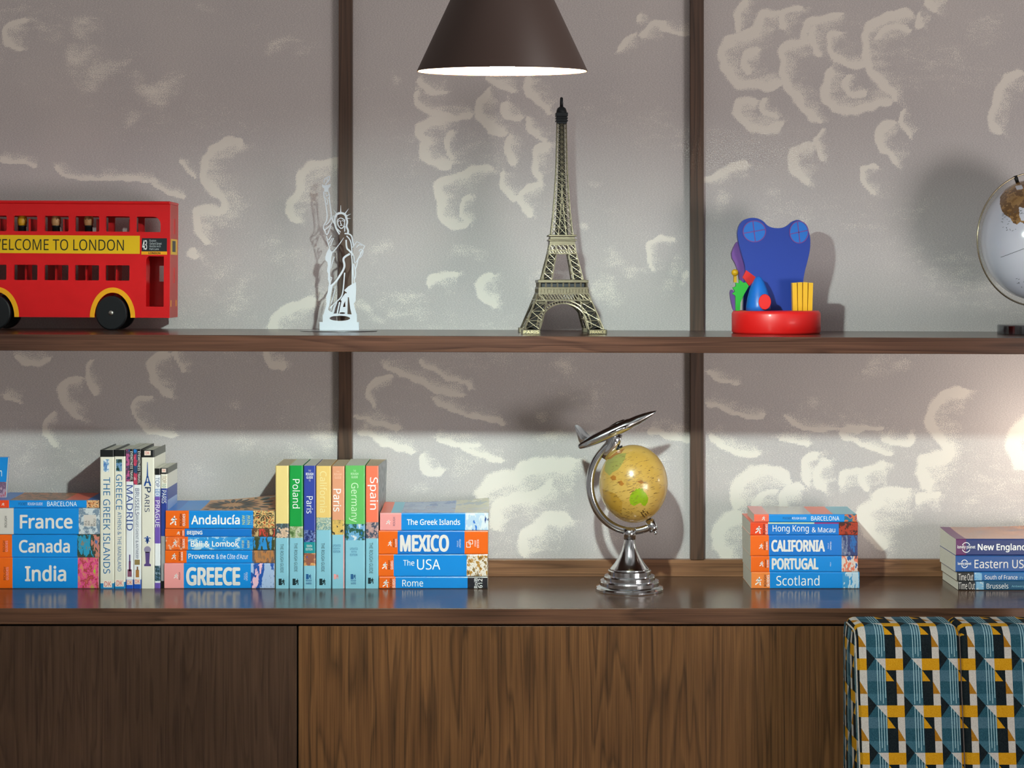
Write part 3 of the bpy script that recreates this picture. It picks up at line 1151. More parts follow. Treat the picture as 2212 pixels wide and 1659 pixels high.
book(TB, 'tall white standing book lettered The Greek Islands in blue', B_UP1, (216, 246.2, 972, 1272), [(987, BLACK), (1260, IVORY), (1273, DKB)],
     [('THE GREEK ISLANDS', 223, 238, 1031, 1239, TEALT, -90, 0.0), dk(226, 240, 1256, 1267)], hard=True, vert=True, z0=0.0002, dep=0.13,
     pics=[(223.5, 235.5, 992, 1019, p_blue_harbour), (223.5, 242, 1254, 1269, PLATE)])
book(TB, 'tall white standing book lettered Greece Athens and the Mainland', B_UP1, (246.8, 271, 972, 1272), [(986, BLACK), (1257, IVORY), (1273, DKB)],
     [('GREECE', 250.5, 264, 1025, 1101, TEALT, -90, 0.0), ('ATHENS & THE MAINLAND', 254, 262, 1106, 1234, TEALT, -90, -0.006), dk(252, 265, 1254, 1265)], hard=True, vert=True, z0=0.0002, dep=0.13,
     pics=[(251, 263.5, 992, 1018, p_night), (249, 267.5, 1252, 1267, PLATE)])
book(TB, 'slimmer standing book lettered Madrid with a night picture on top', B_UP1, (271.8, 288, 970, 1272), [(1040, BLACK), (1252, WHITE), (1273, DKB2)],
     [('MADRID', 273.5, 287, 1048, 1146, ink((20, 60, 140)), -90, 0.0), ('EYEWITNESS TRAVEL', 281.5, 286.5, 975, 1038, WH, -90, 0.0), dk(275, 285.5, 1254, 1262)], vert=True, z0=0.0002, dep=0.122,
     pics=[(272.2, 280, 970.6, 1040, p_roof), (278.8, 281.6, 1198, 1214, PURP), (278.2, 282.4, 1212, 1234, ink((120, 70, 110))), (275.6, 284.6, 1230, 1246, ink((140, 84, 110))), (274, 286.5, 1252.5, 1263.5, PLATE)])
book(TB, 'slimmer standing book lettered Brussels beside the Madrid book', B_UP1, (288.4, 304.8, 970, 1272), [(1047, BLACK), (1252, WHITE), (1273, DKB2)],
     [('BRUSSELS', 292, 300.5, 1055, 1112, ink((60, 70, 110)), -90, 0.0), ('BRUGES GHENT & ANTWERP', 293.2, 299, 1113, 1207, ink((70, 84, 116)), -90, -0.006), ('EYEWITNESS TRAVEL', 297.8, 302.8, 975, 1045, WH, -90, 0.0),
      dk(292, 302, 1252, 1260)], vert=True, z0=0.0002, dep=0.122,
     pics=[(288.8, 296.6, 970.6, 1047, p_roof2), (291, 302, 1209, 1220, ink((146, 124, 76))), (295.4, 298.4, 1224, 1232, ink((120, 80, 50))), (293.2, 300.4, 1231, 1247, ink((176, 120, 60))), (290.5, 303, 1250.5, 1262, PLATE)])
r5 = book(TB, 'ivory standing book lettered Paris with a blue tower printed on its spine', B_UP1, (305.4, 333, 972, 1272), [(988, BLACK), (1273, IVORY)],
          [('P', 313, 326, 1052, 1064, ink((20, 50, 90)), -90, 0.014), ('ARIS', 312.5, 323, 1066, 1106, ink((20, 50, 90)), -90, 0.0), ('DK', 314.5, 323, 975.5, 981.5, RED)], hard=True, vert=True, z0=0.0002, dep=0.112,
          pics=[(312, 325.4, 973.8, 983.6, PLATE)], side=[(987, mat('cover_grey', (104, 104, 98), 0.45)), (1272, IVORY)])
b = MB()
yb5 = -0.152
q = lambda px, py: (PX(px, yb5), PZ(py, yb5))
for pts in ([(318, 998), (319.2, 998), (320.2, 1030), (317, 1030)], [(316.4, 1029), (320.9, 1029), (321.4, 1032), (315.9, 1032)], [(316.3, 1032), (318, 1032), (316.6, 1041), (313.8, 1041)],
            [(319.4, 1032), (321.1, 1032), (323.6, 1041), (320.8, 1041)], [(313, 1040.4), (324.4, 1040.4), (324.8, 1043), (312.4, 1043)], [(312.4, 1043), (316.4, 1043), (313.6, 1050), (310.6, 1050)], [(321, 1043), (324.8, 1043), (327, 1050), (323.6, 1050)]):
    b.prism([[q(*p) for p in pts]], yb5 - 0.0003, yb5 - 0.00005, INKB)
b.build('spine_tower', r5)
b = MB()
for pts, w in (([(318.4, 1158), (318.4, 1174)], 3.2), ([(311.5, 1163), (315, 1161), (317, 1168)], 2.2), ([(325.5, 1163), (322, 1161), (320, 1168)], 2.2), ([(313.5, 1169), (323.5, 1169)], 1.6)):
    b.ribbon([q(*p) for p in pts], w * m_at(yb5), yb5 - 0.0003, yb5 - 0.00005, INKB)
b.build('spine_lily', r5)
b = MB()
b.prism([[q(*p) for p in circle_pts(318.6, 1187, 7.4, 7.2, 20)]], yb5 - 0.0003, yb5 - 0.00005, ink((150, 140, 168)))
b.prism([[q(*p) for p in ((313.5, 1192), (324, 1192), (322.5, 1217), (326, 1219), (326, 1223), (311.5, 1223), (311.5, 1219), (315, 1217))]], yb5 - 0.0003, yb5 - 0.00005, PURP)
b.build('spine_fountain', r5)
VIO = mat('cover_violet', (112, 82, 178), 0.38, 0, 0.2)
LILAC = mat('cover_lilac', (150, 170, 210), 0.38, 0, 0.2)
ROYAL = mat('cover_royal_blue', (36, 60, 146), 0.38, 0, 0.2)
GREYC = mat('cover_soft_grey', (160, 160, 162), 0.42, 0, 0.2)
book(TB, 'small standing book with a violet band lettered Prague', B_UP1, (334.0, 346.2, 1012, 1271), [(1026, BLACK), (1056, WHITE), (1073, LILAC), (1174, VIO), (1222, WHITE), (1255, p_town), (1259, WHITE), (1272, VIO)],
     [('TOP', 335.5, 344.5, 1031, 1052, ink((20, 60, 120)), -90), ('10', 335.5, 344.5, 1057, 1071, WH, -90), ('PRAGUE', 335.5, 345, 1081, 1139, WH, -90, 0.0)], vert=True, z0=0.0002, dep=0.1, dy=0.004)
book(TB, 'small standing book with a dark blue band lettered Paris, last of the tall row', B_UP1, (347.0, 361.6, 1011, 1272), [(1024, BLACK), (1055, IVORY), (1158, ROYAL), (1255, GREYC), (1273, BLACK)],
     [('TOP', 350.5, 359.5, 1028, 1043, ink((170, 140, 110)), -90), ('10', 350.5, 358.5, 1045, 1053, ink((90, 140, 130)), -90), ('PARIS', 349.5, 359, 1059, 1087, WH, -90), ('DK', 351, 357, 1014, 1019, RED)], vert=True, z0=0.0002, dep=0.1, dy=0.004,
     pics=[(349.5, 358.5, 1012.5, 1020.5, PLATE)], side=[(1024, mat('cover_grey', (104, 104, 98), 0.45)), (1055, IVORY), (1090, ROYAL), (1110, LILAC), (1272, ROYAL)])

# ---- second stack
e = [zb(1271.6), zb(1216.8), zb(1188.6), zb(1159.8), zb(1142), zb(1103)]
p_gr = photo('picture_blue_dome', [(240, 190, 206), (30, 84, 170), (170, 190, 224), (120, 140, 190)], 34, 21, stretch=(1.2, 1, 0.4))
p_prov = photo('picture_old_wall', [(150, 110, 80), (186, 124, 72), (110, 90, 84), (40, 110, 170)], 60, 22, stretch=(1.6, 1, 0.4))
p_bali = photo('picture_beach', [(20, 100, 190), (40, 140, 210), (60, 70, 40), (180, 200, 196)], 40, 23, stretch=(1.4, 1, 0.3))
p_bei = photo('picture_red_gate', [(226, 84, 66), (214, 70, 56), (90, 60, 40), (200, 170, 120), (30, 40, 30)], 44, 24, stretch=(1.4, 1, 0.4))
WORN = photo('worn_blue_cover', [(0, 126, 210), (40, 150, 222), (180, 214, 236)], 75, 25, stretch=(0.5, 1, 1))
WORNO = photo('worn_orange_cover', [(240, 96, 24), (244, 112, 40), (246, 180, 150)], 110, 26)
p_star = photo('picture_star_ceiling', [(196, 136, 92), (206, 146, 98), (214, 156, 106)], 75, 27, stretch=(0.5, 2, 1))
book(BK, 'thick pink and blue paperback lettered GREECE, bottom of its stack', G2, (355, 593, 1216.8, 1272), [(397, PINK), (542, BLUE), (593, p_gr)],
     [('GREECE', 402, 519, 1225, 1265, GW, 0, 0.038), ('FULLY', 527, 530, 1238, 1252, WH, 90), ('UPDATED', 531, 535, 1236, 1254, WH, 90), ('ROUGH', 386, 389.5, 1236, 1252, DKT, 90, 0.0)], logos=[(376, 385, 1239, 1250, WH)], z0=0.0002, z1=e[1])
book(BK, 'orange and blue paperback lettered Provence and the Côte d\'Azur', G2, (357, 593.5, 1188.6, 1216.8), [(403, ORANGE), (545, BLUE), (593, p_prov)],
     [('Provence', 407, 463, 1196, 1207, WH, 0, 0.014), ("& the Côte d'Azur", 467, 536, 1196.5, 1207.5, WH, 0, 0.0)] + rg(386, 395, 1192, 1211), logos=[(371, 381, 1195, 1209, WH)], z0=e[1], z1=e[2], dy=0.002)
book(BK, 'scuffed orange and blue paperback lettered Bali and Lombok', G2, (358, 593, 1159.8, 1188.6), [(406, WORNO), (546, WORN), (593, p_bali)],
     [('Bali & Lombok', 412, 516, 1168, 1181, WH, 0, 0.026), ('NEW', 522, 527, 1167, 1183, ink((230, 220, 120)), 90, 0.0), ('NEW', 534, 539, 1167, 1183, ink((230, 220, 120)), 90, 0.0)] + rg(389, 399, 1164, 1184), logos=[(373, 383, 1167, 1181, WH)], z0=e[2], z1=e[3])
book(BK, 'thin orange and blue paperback lettered BEIJING', G2, (357, 594, 1142, 1159.8), [(399, ORANGE), (544, BLUE2), (594, p_bei)],
     [('BEIJING', 404, 437, 1146.5, 1156.5, WH, 0, 0.026)] + rg(390, 397, 1146, 1157), logos=[(382, 389, 1147.5, 1155, WH)], z0=e[3], z1=e[4], dy=0.001)
book(BK, 'orange and blue paperback lettered Andalucía, its curling cover patterned with a star', G2, (358, 593, 1103, 1142), [(408, ORANGE), (547, BLUE), (593, p_tile)],
     [('Andalucía', 413, 518, 1112, 1133, WH, 0, 0.026), ('NEW', 523, 529, 1113, 1133, ink((226, 226, 70)), 90, 0.0), ('EDITION', 530.5, 534, 1113, 1134, SKYB, 90), ('NEW', 534.5, 540.5, 1113, 1133, ink((226, 226, 70)), 90, 0.0),
      ('DESIGN', 542, 545.5, 1113, 1134, SKYB, 90)] + rg(388, 400, 1110, 1136), logos=[(368, 383, 1114, 1135, WH)], top=[(0.06, BLUE2), (0.32, BLUE), (1, p_star)], lift=(0.004, 0.017), z0=e[4], z1=e[5], dep=0.122)
# the star on the curling cover, printed as dark petals round its middle
an = [o for o in bpy.data.objects if 'Andalucía' in o.get('label', '')][0]
b = MB()
ya_, m_a = -0.152, m_at(-0.152)
X0_, L_, T_ = PX(358, ya_), PX(593, ya_) - PX(358, ya_), e[5]


def on_cover(l, d):
    a = l / L_
    return Vector((X0_ + l, ya_ + d, T_ + (0.004 * (1 - a) + 0.017 * a * a) * (d / 0.122) ** 2 + 0.00045))


dark, pale, grn = ink((44, 38, 34)), ink((222, 166, 110)), ink((40, 66, 48))
c_l, c_d = PX(490, ya_) - X0_, 0.066


def petal(r0, r1, ang, wd, mm, cl=c_l, cd_=c_d):
    ca, sa = math.cos(ang), math.sin(ang)
    L1, L2 = [], []
    for i in range(7):
        t = i / 6
        r = r0 + (r1 - r0) * t
        h = wd * math.sin(PI * t) ** 0.7 / 2
        for s_, lst in ((1, L1), (-1, L2)):
            l, d = cl + r * ca - s_ * h * sa, cd_ + r * sa + s_ * h * ca
            lst.append((l, d))
    for i in range(6):
        q4 = [L1[i], L1[i + 1], L2[i + 1], L2[i]]
        if all(0.065 * 0.98 < l < L_ - 0.001 and 0.006 < d < 0.120 for l, d in q4):
            b.face([on_cover(l, d) for l, d in q4], mm)


for k in range(20):
    petal(0.018, 0.052, 2 * PI * k / 20 + 0.1, 0.009, dark)
    petal(0.056, 0.078, 2 * PI * (k + 0.5) / 20 + 0.1, 0.012, grn if k % 3 else dark)
    petal(0.084, 0.100, 2 * PI * k / 20 + 0.1, 0.014, dark if k % 2 else grn)
for k in range(12):
    petal(0.004, 0.014, 2 * PI * k / 12, 0.003, pale)
b.build('cover_star', an)
b = MB()
yb_ = -0.152
for k in range(16):
    t = 2 * PI * k / 16
    cx_, cy_ = 570 + 4.5 * math.cos(t) * 1.3, 1109 + 4.5 * math.sin(t)
    ex_, ey_ = 570 + 17 * math.cos(t), 1109 + 15 * math.sin(t)
    if 1104 < ey_ < 1126 and 549 < ex_ < 591:
        b.ribbon([(PX(cx_, yb_), PZ(cy_, yb_)), (PX((cx_ + ex_) / 2, yb_), PZ((cy_ + ey_) / 2, yb_)), (PX(ex_, yb_), PZ(ey_, yb_))], 1.0 * m_a, yb_ - 0.0003, yb_ - 0.00005, dark, 2.6 * m_a)
b.build('spine_star', an)
# ---- row of seven standing paperbacks
p_br = photo('picture_iron_bridge', [(200, 168, 144), (220, 186, 160), (70, 84, 92), (120, 150, 160)], 75, 31)
p_pol = photo('picture_garden_house', [(80, 110, 60), (140, 160, 110), (196, 196, 170), (50, 80, 40)], 90, 32)
p_cal = photo('picture_pebble_beach', [(150, 180, 160), (196, 200, 176), (110, 150, 150), (210, 216, 200)], 240, 33)
p_ger = photo('picture_alpine_chapel', [(30, 110, 180), (40, 90, 70), (110, 170, 210), (220, 226, 230)], 60, 34)
p_spa = photo('picture_pink_facade', [(206, 164, 156), (190, 150, 146), (70, 80, 100), (220, 184, 172)], 90, 35)
p_par = photo('picture_glass_pyramid', [(50, 46, 44), (226, 186, 100), (206, 170, 96), (30, 30, 30)], 90, 36)
p_dots = photo('picture_dotted_screen', [(34, 60, 150), (24, 40, 100), (110, 130, 190), (20, 30, 80)], 220, 37)
p_sun = photo('picture_sunset_arch', [(90, 80, 150), (150, 90, 70), (220, 160, 100), (110, 60, 60)], 60, 38)
GREEN = mat('cover_green', (0, 152, 62), 0.42, 0, 0.15)
GREEN2 = mat('cover_soft_green', (100, 188, 98), 0.42, 0, 0.15)
INDIGO = mat('cover_indigo', (44, 64, 158), 0.42, 0, 0.15)
PEACH = mat('cover_peach', (230, 158, 122), 0.42, 0, 0.15)
CORAL = mat('cover_coral', (250, 120, 88), 0.42, 0, 0.15)
GOLDY = mat('cover_faded_gold', (238, 200, 118), 0.42, 0, 0.15)
TEAL = mat('cover_teal', (10, 142, 150), 0.42, 0, 0.15)
PINE = ink((16, 46, 52))
DINK = ink((34, 96, 150))
SP = 'standing_paperback'


def mark(x0, x1, y0, y1, m):
    return [(x0, (x0 + x1) / 2, y0, y1, m)]


RGT = lambda x0, x1, y0, y1: ('THE ROUGH GUIDE', x0, x1, y0, y1, PINE, -90, 0.0)
book(SP, 'straw-coloured standing paperback with a faded title, first of the row of seven', B_UP2, (595, 623.6, 1006, 1272), [(1131, STRAW), (1162, p_br), (1273, SKYB)],
     [RGT(605.5, 612.5, 1175, 1237)], vert=True, z0=0.0002, dep=0.128, pages=PAPER_T, pics=mark(602, 615, 1250, 1264, PINE), logos=[(608, 616, 1250, 1264, PINE)], back=STRAW)
book(SP, 'green standing paperback lettered Poland', B_UP2, (625, 654.4, 1005.5, 1272), [(1137, GREEN), (1162, p_pol), (1273, SKYB)],
     [('Poland', 632, 648, 1035, 1098, WH, -90, 0.0), RGT(635.5, 642.5, 1173, 1235)], vert=True, z0=0.0002, dep=0.128, pics=mark(632, 645, 1250, 1264, PINE), logos=[(638, 646, 1250, 1264, PINE)])
book(SP, 'dark blue standing paperback lettered Paris between Poland and California', B_UP2, (656, 681.6, 1006, 1272), [(1145, INDIGO), (1171, p_dots), (1195, TEAL), (1222, p_sun), (1273, SKYB)],
     [('Paris', 662, 676, 1072, 1109, WH, -90, 0.0), ('THE', 666, 672, 1015, 1019, GW), ('ROUGH', 661, 677, 1021, 1027, WH, 0, 0.014), ('GUIDE', 662, 676, 1028.5, 1034, WH, 0, 0.014), ('TO', 667, 671, 1036, 1040, GW),
      ('TENTH', 662, 674, 1177, 1182, WH), ('EDITION', 660.5, 675, 1184, 1189, WH), ('ROUGH', 661, 673, 1252, 1256, ink((20, 90, 150)), 0, 0.014), ('GUIDES', 661, 673, 1258, 1262, ink((20, 90, 150)), 0, 0.014)], vert=True, z0=0.0002, dep=0.128,
     pics=mark(661, 672, 1240, 1251, ink((20, 90, 150))), logos=[(666, 673, 1240, 1251, ink((20, 90, 150)))])
book(SP, 'faded gold standing paperback lettered California in pale letters', B_UP2, (682.8, 715, 1006.5, 1272), [(1118, GOLDY), (1145, p_cal), (1273, SKYB)],
     [('California', 691, 706, 1018, 1107, ink((242, 222, 160)), -90, 0.0), RGT(694, 701, 1173, 1235)], vert=True, z0=0.0002, dep=0.128, pages=PAPER_T, pics=mark(690, 703, 1250, 1264, PINE), logos=[(696, 704, 1250, 1264, PINE)])
book(SP, 'peach standing paperback lettered Paris between California and Germany', B_UP2, (717, 744, 1007, 1272), [(1123, PEACH), (1155, p_par), (1273, SKYB)],
     [('Paris', 720, 737, 1056, 1105, WH, -90, 0.006), ('THE', 727, 733, 1017, 1020, ink((246, 206, 180))), ('ROUGH', 722, 738, 1022, 1027, ink((246, 206, 180))), ('GUIDE', 723, 737, 1029, 1034, ink((246, 206, 180))),
      ('UPDATED', 719, 736, 1176, 1181, DINK), ('EIGHTH', 720, 734, 1183, 1187, DINK), ('EDITION', 720, 735, 1189, 1194, DINK)], vert=True, z0=0.0002, dep=0.128, pages=PAPER_T,
     pics=mark(721, 731, 1240, 1251, PINK) + [(741.6, 744, 1156, 1271, PINK)], logos=[(725, 732, 1240, 1251, PINK)])
book(SP, 'soft green standing paperback lettered Germany', B_UP2, (745.6, 788.4, 1005.5, 1272), [(1132, GREEN2), (1167, p_ger), (1273, SKYB)],
     [('Germany', 754, 774, 1043, 1128, ink((214, 240, 206)), -90, 0.0), ('THE', 763, 769, 1015, 1019, ink((206, 236, 200))), ('ROUGH', 758, 774, 1021, 1026, ink((214, 240, 206)), 0, 0.014), ('GUIDE', 759, 773, 1028, 1033, ink((214, 240, 206)), 0, 0.014),
      ('UPDATED', 756, 773, 1183, 1188, DINK), ('FIFTH', 759, 770, 1190, 1194, DINK), ('EDITION', 756, 772, 1196, 1201, DINK), ('ROUGH', 758, 769, 1252, 1256, DINK, 0, 0.014), ('GUIDES', 758, 769, 1258, 1262, DINK, 0, 0.014)],
     vert=True, z0=0.0002, dep=0.128, pics=mark(757.5, 769, 1240, 1251, DINK), logos=[(762.5, 769.5, 1240, 1251, DINK)])
book(SP, 'coral standing paperback lettered Spain, last of the row of seven', B_UP2, (790, 817.5, 1006.5, 1272), [(1128, CORAL), (1163, p_spa), (1273, SKYB)],
     [('Spain', 794, 816.5, 1031, 1101, WH, -90, 0.006), RGT(797.5, 805.5, 1172, 1239)], vert=True, z0=0.0002, dep=0.128, pages=PAPER_T, lift=(0.007, 0.002), pics=mark(795, 807, 1248, 1261, PINE), logos=[(800, 808, 1248, 1261, PINE)],
     side=[(1273, noisy('cover_silver_grey', (120, 122, 124), (170, 172, 172), 90, 0.4))])

# ---- third stack
e = [0.0002, zb(1245.6), zb(1197.4), zb(1146.2), zb(1108)]
p_rom = photo('picture_dark_badge', [(40, 36, 44), (30, 28, 36), (60, 50, 60)], 40, 41)
p_usa = photo('picture_glossy_canyon', [(120, 116, 130), (150, 120, 70), (236, 226, 214), (186, 136, 60), (70, 66, 60)], 70, 42, stretch=(1.3, 1, 0.8), rough=0.2, coat=0.6)
p_gi = photo('picture_white_village', [(20, 96, 196), (24, 110, 206), (190, 214, 236), (224, 232, 240), (40, 80, 140)], 38, 43, stretch=(1.3, 1, 0.5))
p_gtop = photo('picture_pale_sea', [(124, 146, 190), (140, 160, 198), (110, 134, 182)], 20, 44, rough=0.22, coat=0.6)
p_gtop2 = photo('picture_pale_beach', [(196, 194, 186), (208, 200, 178), (176, 182, 184)], 26, 45, rough=0.22, coat=0.6)
book(BK, 'slim orange and blue paperback lettered Rome, bottom of its stack', G3, (819, 1053, 1245.6, 1272), [(854.5, ORANGE), (1010, BLUE), (1052, p_rom)],
     [('Rome', 869, 914, 1252.5, 1267, WH, 0, 0.0), ('RoiB', 1024, 1032, 1249, 1270.5, WH, 90, 0.014), ('612', 1033, 1042, 1250, 1270, WH, 90, 0.014)] + rg(841.5, 853.5, 1250, 1270), logos=[(827, 840, 1252, 1269, WH)], z0=e[0], z1=e[1])
book(BK, 'orange and blue paperback lettered The USA with a shiny picture end', G3, (818, 1053, 1197.4, 1245.6), [(850.5, ORANGE), (1008, BLUE), (1053, p_usa)],
     [('The', 871, 895, 1209, 1222, WH, 0, 0.0), ('USA', 901, 951, 1208, 1230.5, WH, 0, 0.0)] + rg(838, 849, 1211, 1230), logos=[(826, 837, 1214, 1230, WH)], z0=e[1], z1=e[2], dy=0.001)
book(BK, 'blue paperback with orange at both ends lettered MEXICO', G3, (818, 1054, 1146.2, 1197.4), [(859, ORANGE), (1003.5, BLUE2), (1054, ORANGE)],
     [('MEXICO', 864, 970, 1155, 1192, GW, 0, 0.038), ('FULLY', 987, 990, 1168, 1181, WH, 90), ('UPDATED', 992, 995.5, 1165, 1183, WH, 90), ('FREE', 1025, 1028.5, 1167, 1180, WH, 90), ('EBOOK', 1030.5, 1034.5, 1165, 1183, WH, 90)] + rg(849, 857, 1164, 1182),
     logos=[(838, 847, 1168, 1180, WH)], z0=e[2], z1=e[3])
b = MB()
for (x0, x1, y0, y1) in ((1008, 1016, 1171, 1182), (1013, 1021, 1167, 1175)):
    yy = -0.152
    for pa, pb in (((x0, y0), (x1, y0)), ((x1, y0), (x1, y1)), ((x1, y1), (x0, y1)), ((x0, y1), (x0, y0))):
        b.ribbon([(PX(pa[0], yy), PZ(pa[1], yy)), (PX(pb[0], yy), PZ(pb[1], yy))], 1.2 * m_at(yy), yy - 0.0003, yy - 0.00005, WH)
b.build('spine_icon', bpy.data.objects[[o.name for o in bpy.data.objects if o.get('label', '').endswith('MEXICO')][0]])
book(BK, 'pink and blue paperback lettered The Greek Islands lying with a curled pale cover', G3, (821, 1055, 1108, 1146.2), [(867, PINK), (1005, BLUE), (1055, p_gi)],
     [('The Greek Islands', 879, 994, 1121, 1134, WH, 0, 0.014), ('ROUGH', 849, 853.5, 1117, 1136, ink((60, 40, 90)), 90, 0.0)], logos=[(834, 844, 1123, 1133, WH)], top=[(0.06, SALMON), (0.23, SKYB), (0.65, p_gtop), (1, p_gtop2)], lift=(0.006, 0.014), z0=e[3], z1=e[4], dep=0.12)
# ---- fourth stack
e = [0.0002, zb(1235.8), zb(1201), zb(1156.2), zb(1128.2), zb(1111)]
p_sco = photo('picture_thistle', [(20, 130, 200), (60, 150, 206), (190, 210, 224), (50, 70, 90)], 40, 51, stretch=(1.5, 1, 0.4))
p_por = photo('picture_tiled_street', [(20, 90, 160), (220, 206, 196), (230, 120, 90), (40, 60, 90)], 70, 52, stretch=(1.6, 1, 0.7))
p_cf = photo('picture_boardwalk', [(30, 100, 170), (50, 60, 110), (110, 120, 150), (210, 190, 186)], 55, 53, stretch=(1.6, 1, 0.5))
p_hk = photo('picture_red_lantern', [(110, 30, 10), (170, 50, 16), (70, 20, 8), (220, 120, 40)], 50, 54)
p_bc = photo('picture_peacock', [(20, 80, 120), (20, 110, 140), (210, 110, 60), (30, 60, 130)], 80, 55)
p_bctop = photo('picture_grey_cover', [(170, 150, 146), (150, 146, 148), (186, 160, 150)], 24, 56, rough=0.22, coat=0.6)
book(BK, 'orange and blue paperback lettered Scotland, bottom of the stack by the chrome globe', G4, (1623, 1856.5, 1235.8, 1272), [(1663, mat('cover_pale_orange', (250, 138, 62), 0.36, 0, 0.25)), (1820, BLUE), (1856, p_sco)],
     [('Scotland', 1677, 1770, 1243, 1265, WH, 0, 0.0)] + rg(1650, 1662, 1242, 1267), logos=[(1632, 1646, 1246, 1265, WH)], z0=e[0], z1=e[1])
book(BK, 'orange and blue paperback lettered PORTUGAL', G4, (1622, 1853, 1201, 1235.8), [(1662, ORANGE), (1818, BLUE), (1853, p_por)],
     [('PORTUGAL', 1667, 1768, 1205.5, 1230.5, GW, 0, 0.038), ('FULLY', 1793, 1795, 1214, 1223, WH, 90)] + rg(1652, 1660, 1209, 1226), logos=[(1641, 1650, 1212, 1224, WH)], z0=e[1], z1=e[2], dy=0.001)
book(BK, 'thick orange and blue paperback lettered CALIFORNIA in capitals', G4, (1621, 1852.5, 1156.2, 1201), [(1661, ORANGE), (1818, BLUE2), (1852, p_cf)],
     [('CALIFORNIA', 1666, 1782, 1166, 1192, GW, 0, 0.038), ('FULLY', 1788, 1790.5, 1173, 1185, WH, 90), ('UPDATED', 1793, 1796, 1170, 1188, WH, 90)] + rg(1650, 1658.5, 1170, 1188), logos=[(1640, 1649, 1174, 1186, WH)], z0=e[2], z1=e[3])
book(BK, 'red and blue paperback lettered Hong Kong and Macau with a lantern picture', G4, (1621, 1853, 1128.2, 1156.2), [(1659, REDOR), (1812, BLUE2), (1853, p_hk)],
     [('Hong Kong', 1669, 1747, 1134.5, 1152.5, WH, 0, 0.0), ('& Macau', 1754, 1804, 1139, 1150, WH, 0, 0.0)] + rg(1648, 1658, 1132, 1154), logos=[(1632, 1645, 1136, 1153, WH)], pics=[(1659, 1759, 1128.6, 1131.4, ink((206, 224, 190))), (1759, 1812, 1128.6, 1131.4, ink((150, 30, 110)))], z0=e[3], z1=e[4], dy=0.001)
book('pocket_book', 'slim blue pocket book lettered Barcelona, on top of the Hong Kong book', G4, (1629, 1851, 1111, 1128.2), [(1661, SALMON), (1824, BLUE), (1851, p_bc)],
     [('POCKET', 1691, 1710, 1117, 1122, NAVY, 0, 0.0), ('ROUGH GUIDE', 1711, 1742, 1117, 1122, WH, 0, 0.0), ('BARCELONA', 1752, 1813, 1115, 1124.5, WH, 0, 0.0)], dep=0.1, top=[(0.08, PINK), (0.6, p_bctop), (0.8, SALMON), (1, SKYB)],
     logos=[(1646, 1653, 1115, 1124, WH)], lift=(0.003, 0.002), z0=e[4], z1=e[5])
# ---- fifth stack, running out of the picture
d5 = -0.018
y5 = -0.152 + d5
e = [0.0002, zb(1255, y5), zb(1235.4, y5), zb(1200, y5), zb(1164, y5)]
LPB = mat('cover_night_blue', (4, 40, 108), 0.36, 0, 0.1)
LPB2 = mat('cover_lake_blue', (4, 76, 148), 0.36, 0, 0.1)
TOB = mat('cover_bright_sea_blue', (10, 100, 164), 0.36, 0, 0.1)
TOT = mat('cover_sea_blue', (6, 80, 116), 0.36, 0, 0.1)
PLUM = mat('cover_plum', (96, 30, 92), 0.36, 0, 0.1)
p_ne = photo('picture_autumn_coast', [(116, 86, 90), (150, 92, 66), (178, 112, 70), (84, 62, 64)], 26, 61, stretch=(1, 2, 1), rough=0.24, coat=0.5)
p_sq = photo('picture_blue_ripple', [(60, 140, 200), (130, 180, 214), (200, 210, 214)], 60, 62)
book(BK, 'thin sea-blue paperback lettered Brussels, bottom of the stack at the bright end', G5, (2070, 2262, 1255, 1275), [(2106, BLACK), (2262, TOT)],
     [('Brussels', 2131, 2178, 1260, 1271.5, WH), ('Time Out', 2071, 2106, 1257.5, 1273, GW, 0, -0.01), ('Antwerp', 2185, 2214, 1264, 1270, SKYB, 0, -0.01)], dy=d5, z0=e[0], z1=e[1], pics=[(2108.5, 2125, 1256.5, 1273.5, p_sq)])
book(BK, 'thin bright blue paperback lettered South of France', G5, (2067, 2262, 1235.4, 1255), [(2104, BLACK), (2262, TOB)],
     [('South of France', 2127, 2198, 1242, 1251.5, WH, 0, 0.0), ('Time Out', 2070.5, 2102, 1239, 1254, GW, 0, -0.01), ('Provence', 2203, 2240, 1245, 1251, SKYB)], dy=d5, z0=e[1], z1=e[2], pics=[(2105, 2121, 1237, 1253.5, p_sq)])
b_lp = []
for (lab, bx, sg, tx, cc, kw) in (
        ('blue paperback lettered Eastern USA', (2064, 2300, 1200, 1235.4), [(2300, LPB2)], [('Eastern USA', 2105, 2226, 1209, 1227.5, GW, 0, 0.006), ('lonely planet', 2069, 2098, 1214, 1222, WH, 0, 0.014)], (2083.5, 1218, 7, 8.5), dict(z0=e[2], z1=e[3])),
        ('dark blue paperback lettered New England with an autumn cover, top of its stack', (2065, 2300, 1164, 1200), [(2087, PLUM), (2300, LPB)], [('New England', 2112, 2216, 1174, 1193, WH, 0, 0.026), ('lonely planet', 2068, 2107, 1177.5, 1187, WH, 0, 0.014)],
         (2087, 1182.5, 9, 10.5), dict(z0=e[3], z1=e[4], top=[(0.08, PLUM), (1, p_ne)], lift=(0.005, 0.010)))):
    o = book(BK, lab, G5, bx, sg, tx, dy=d5, **kw)
    b = MB()
    cx, cy, rx, ry = cc
    for a0, a1 in ((25, 155), (205, 335)):
        b.ribbon([(PX(p[0], y5), PZ(p[1], y5)) for p in circle_pts(cx, cy, rx, ry, 16, a0, a1)], 1.5 * m_at(y5), y5 - 0.0003, y5 - 0.00005, WH)
    b.build('publisher_mark', o)

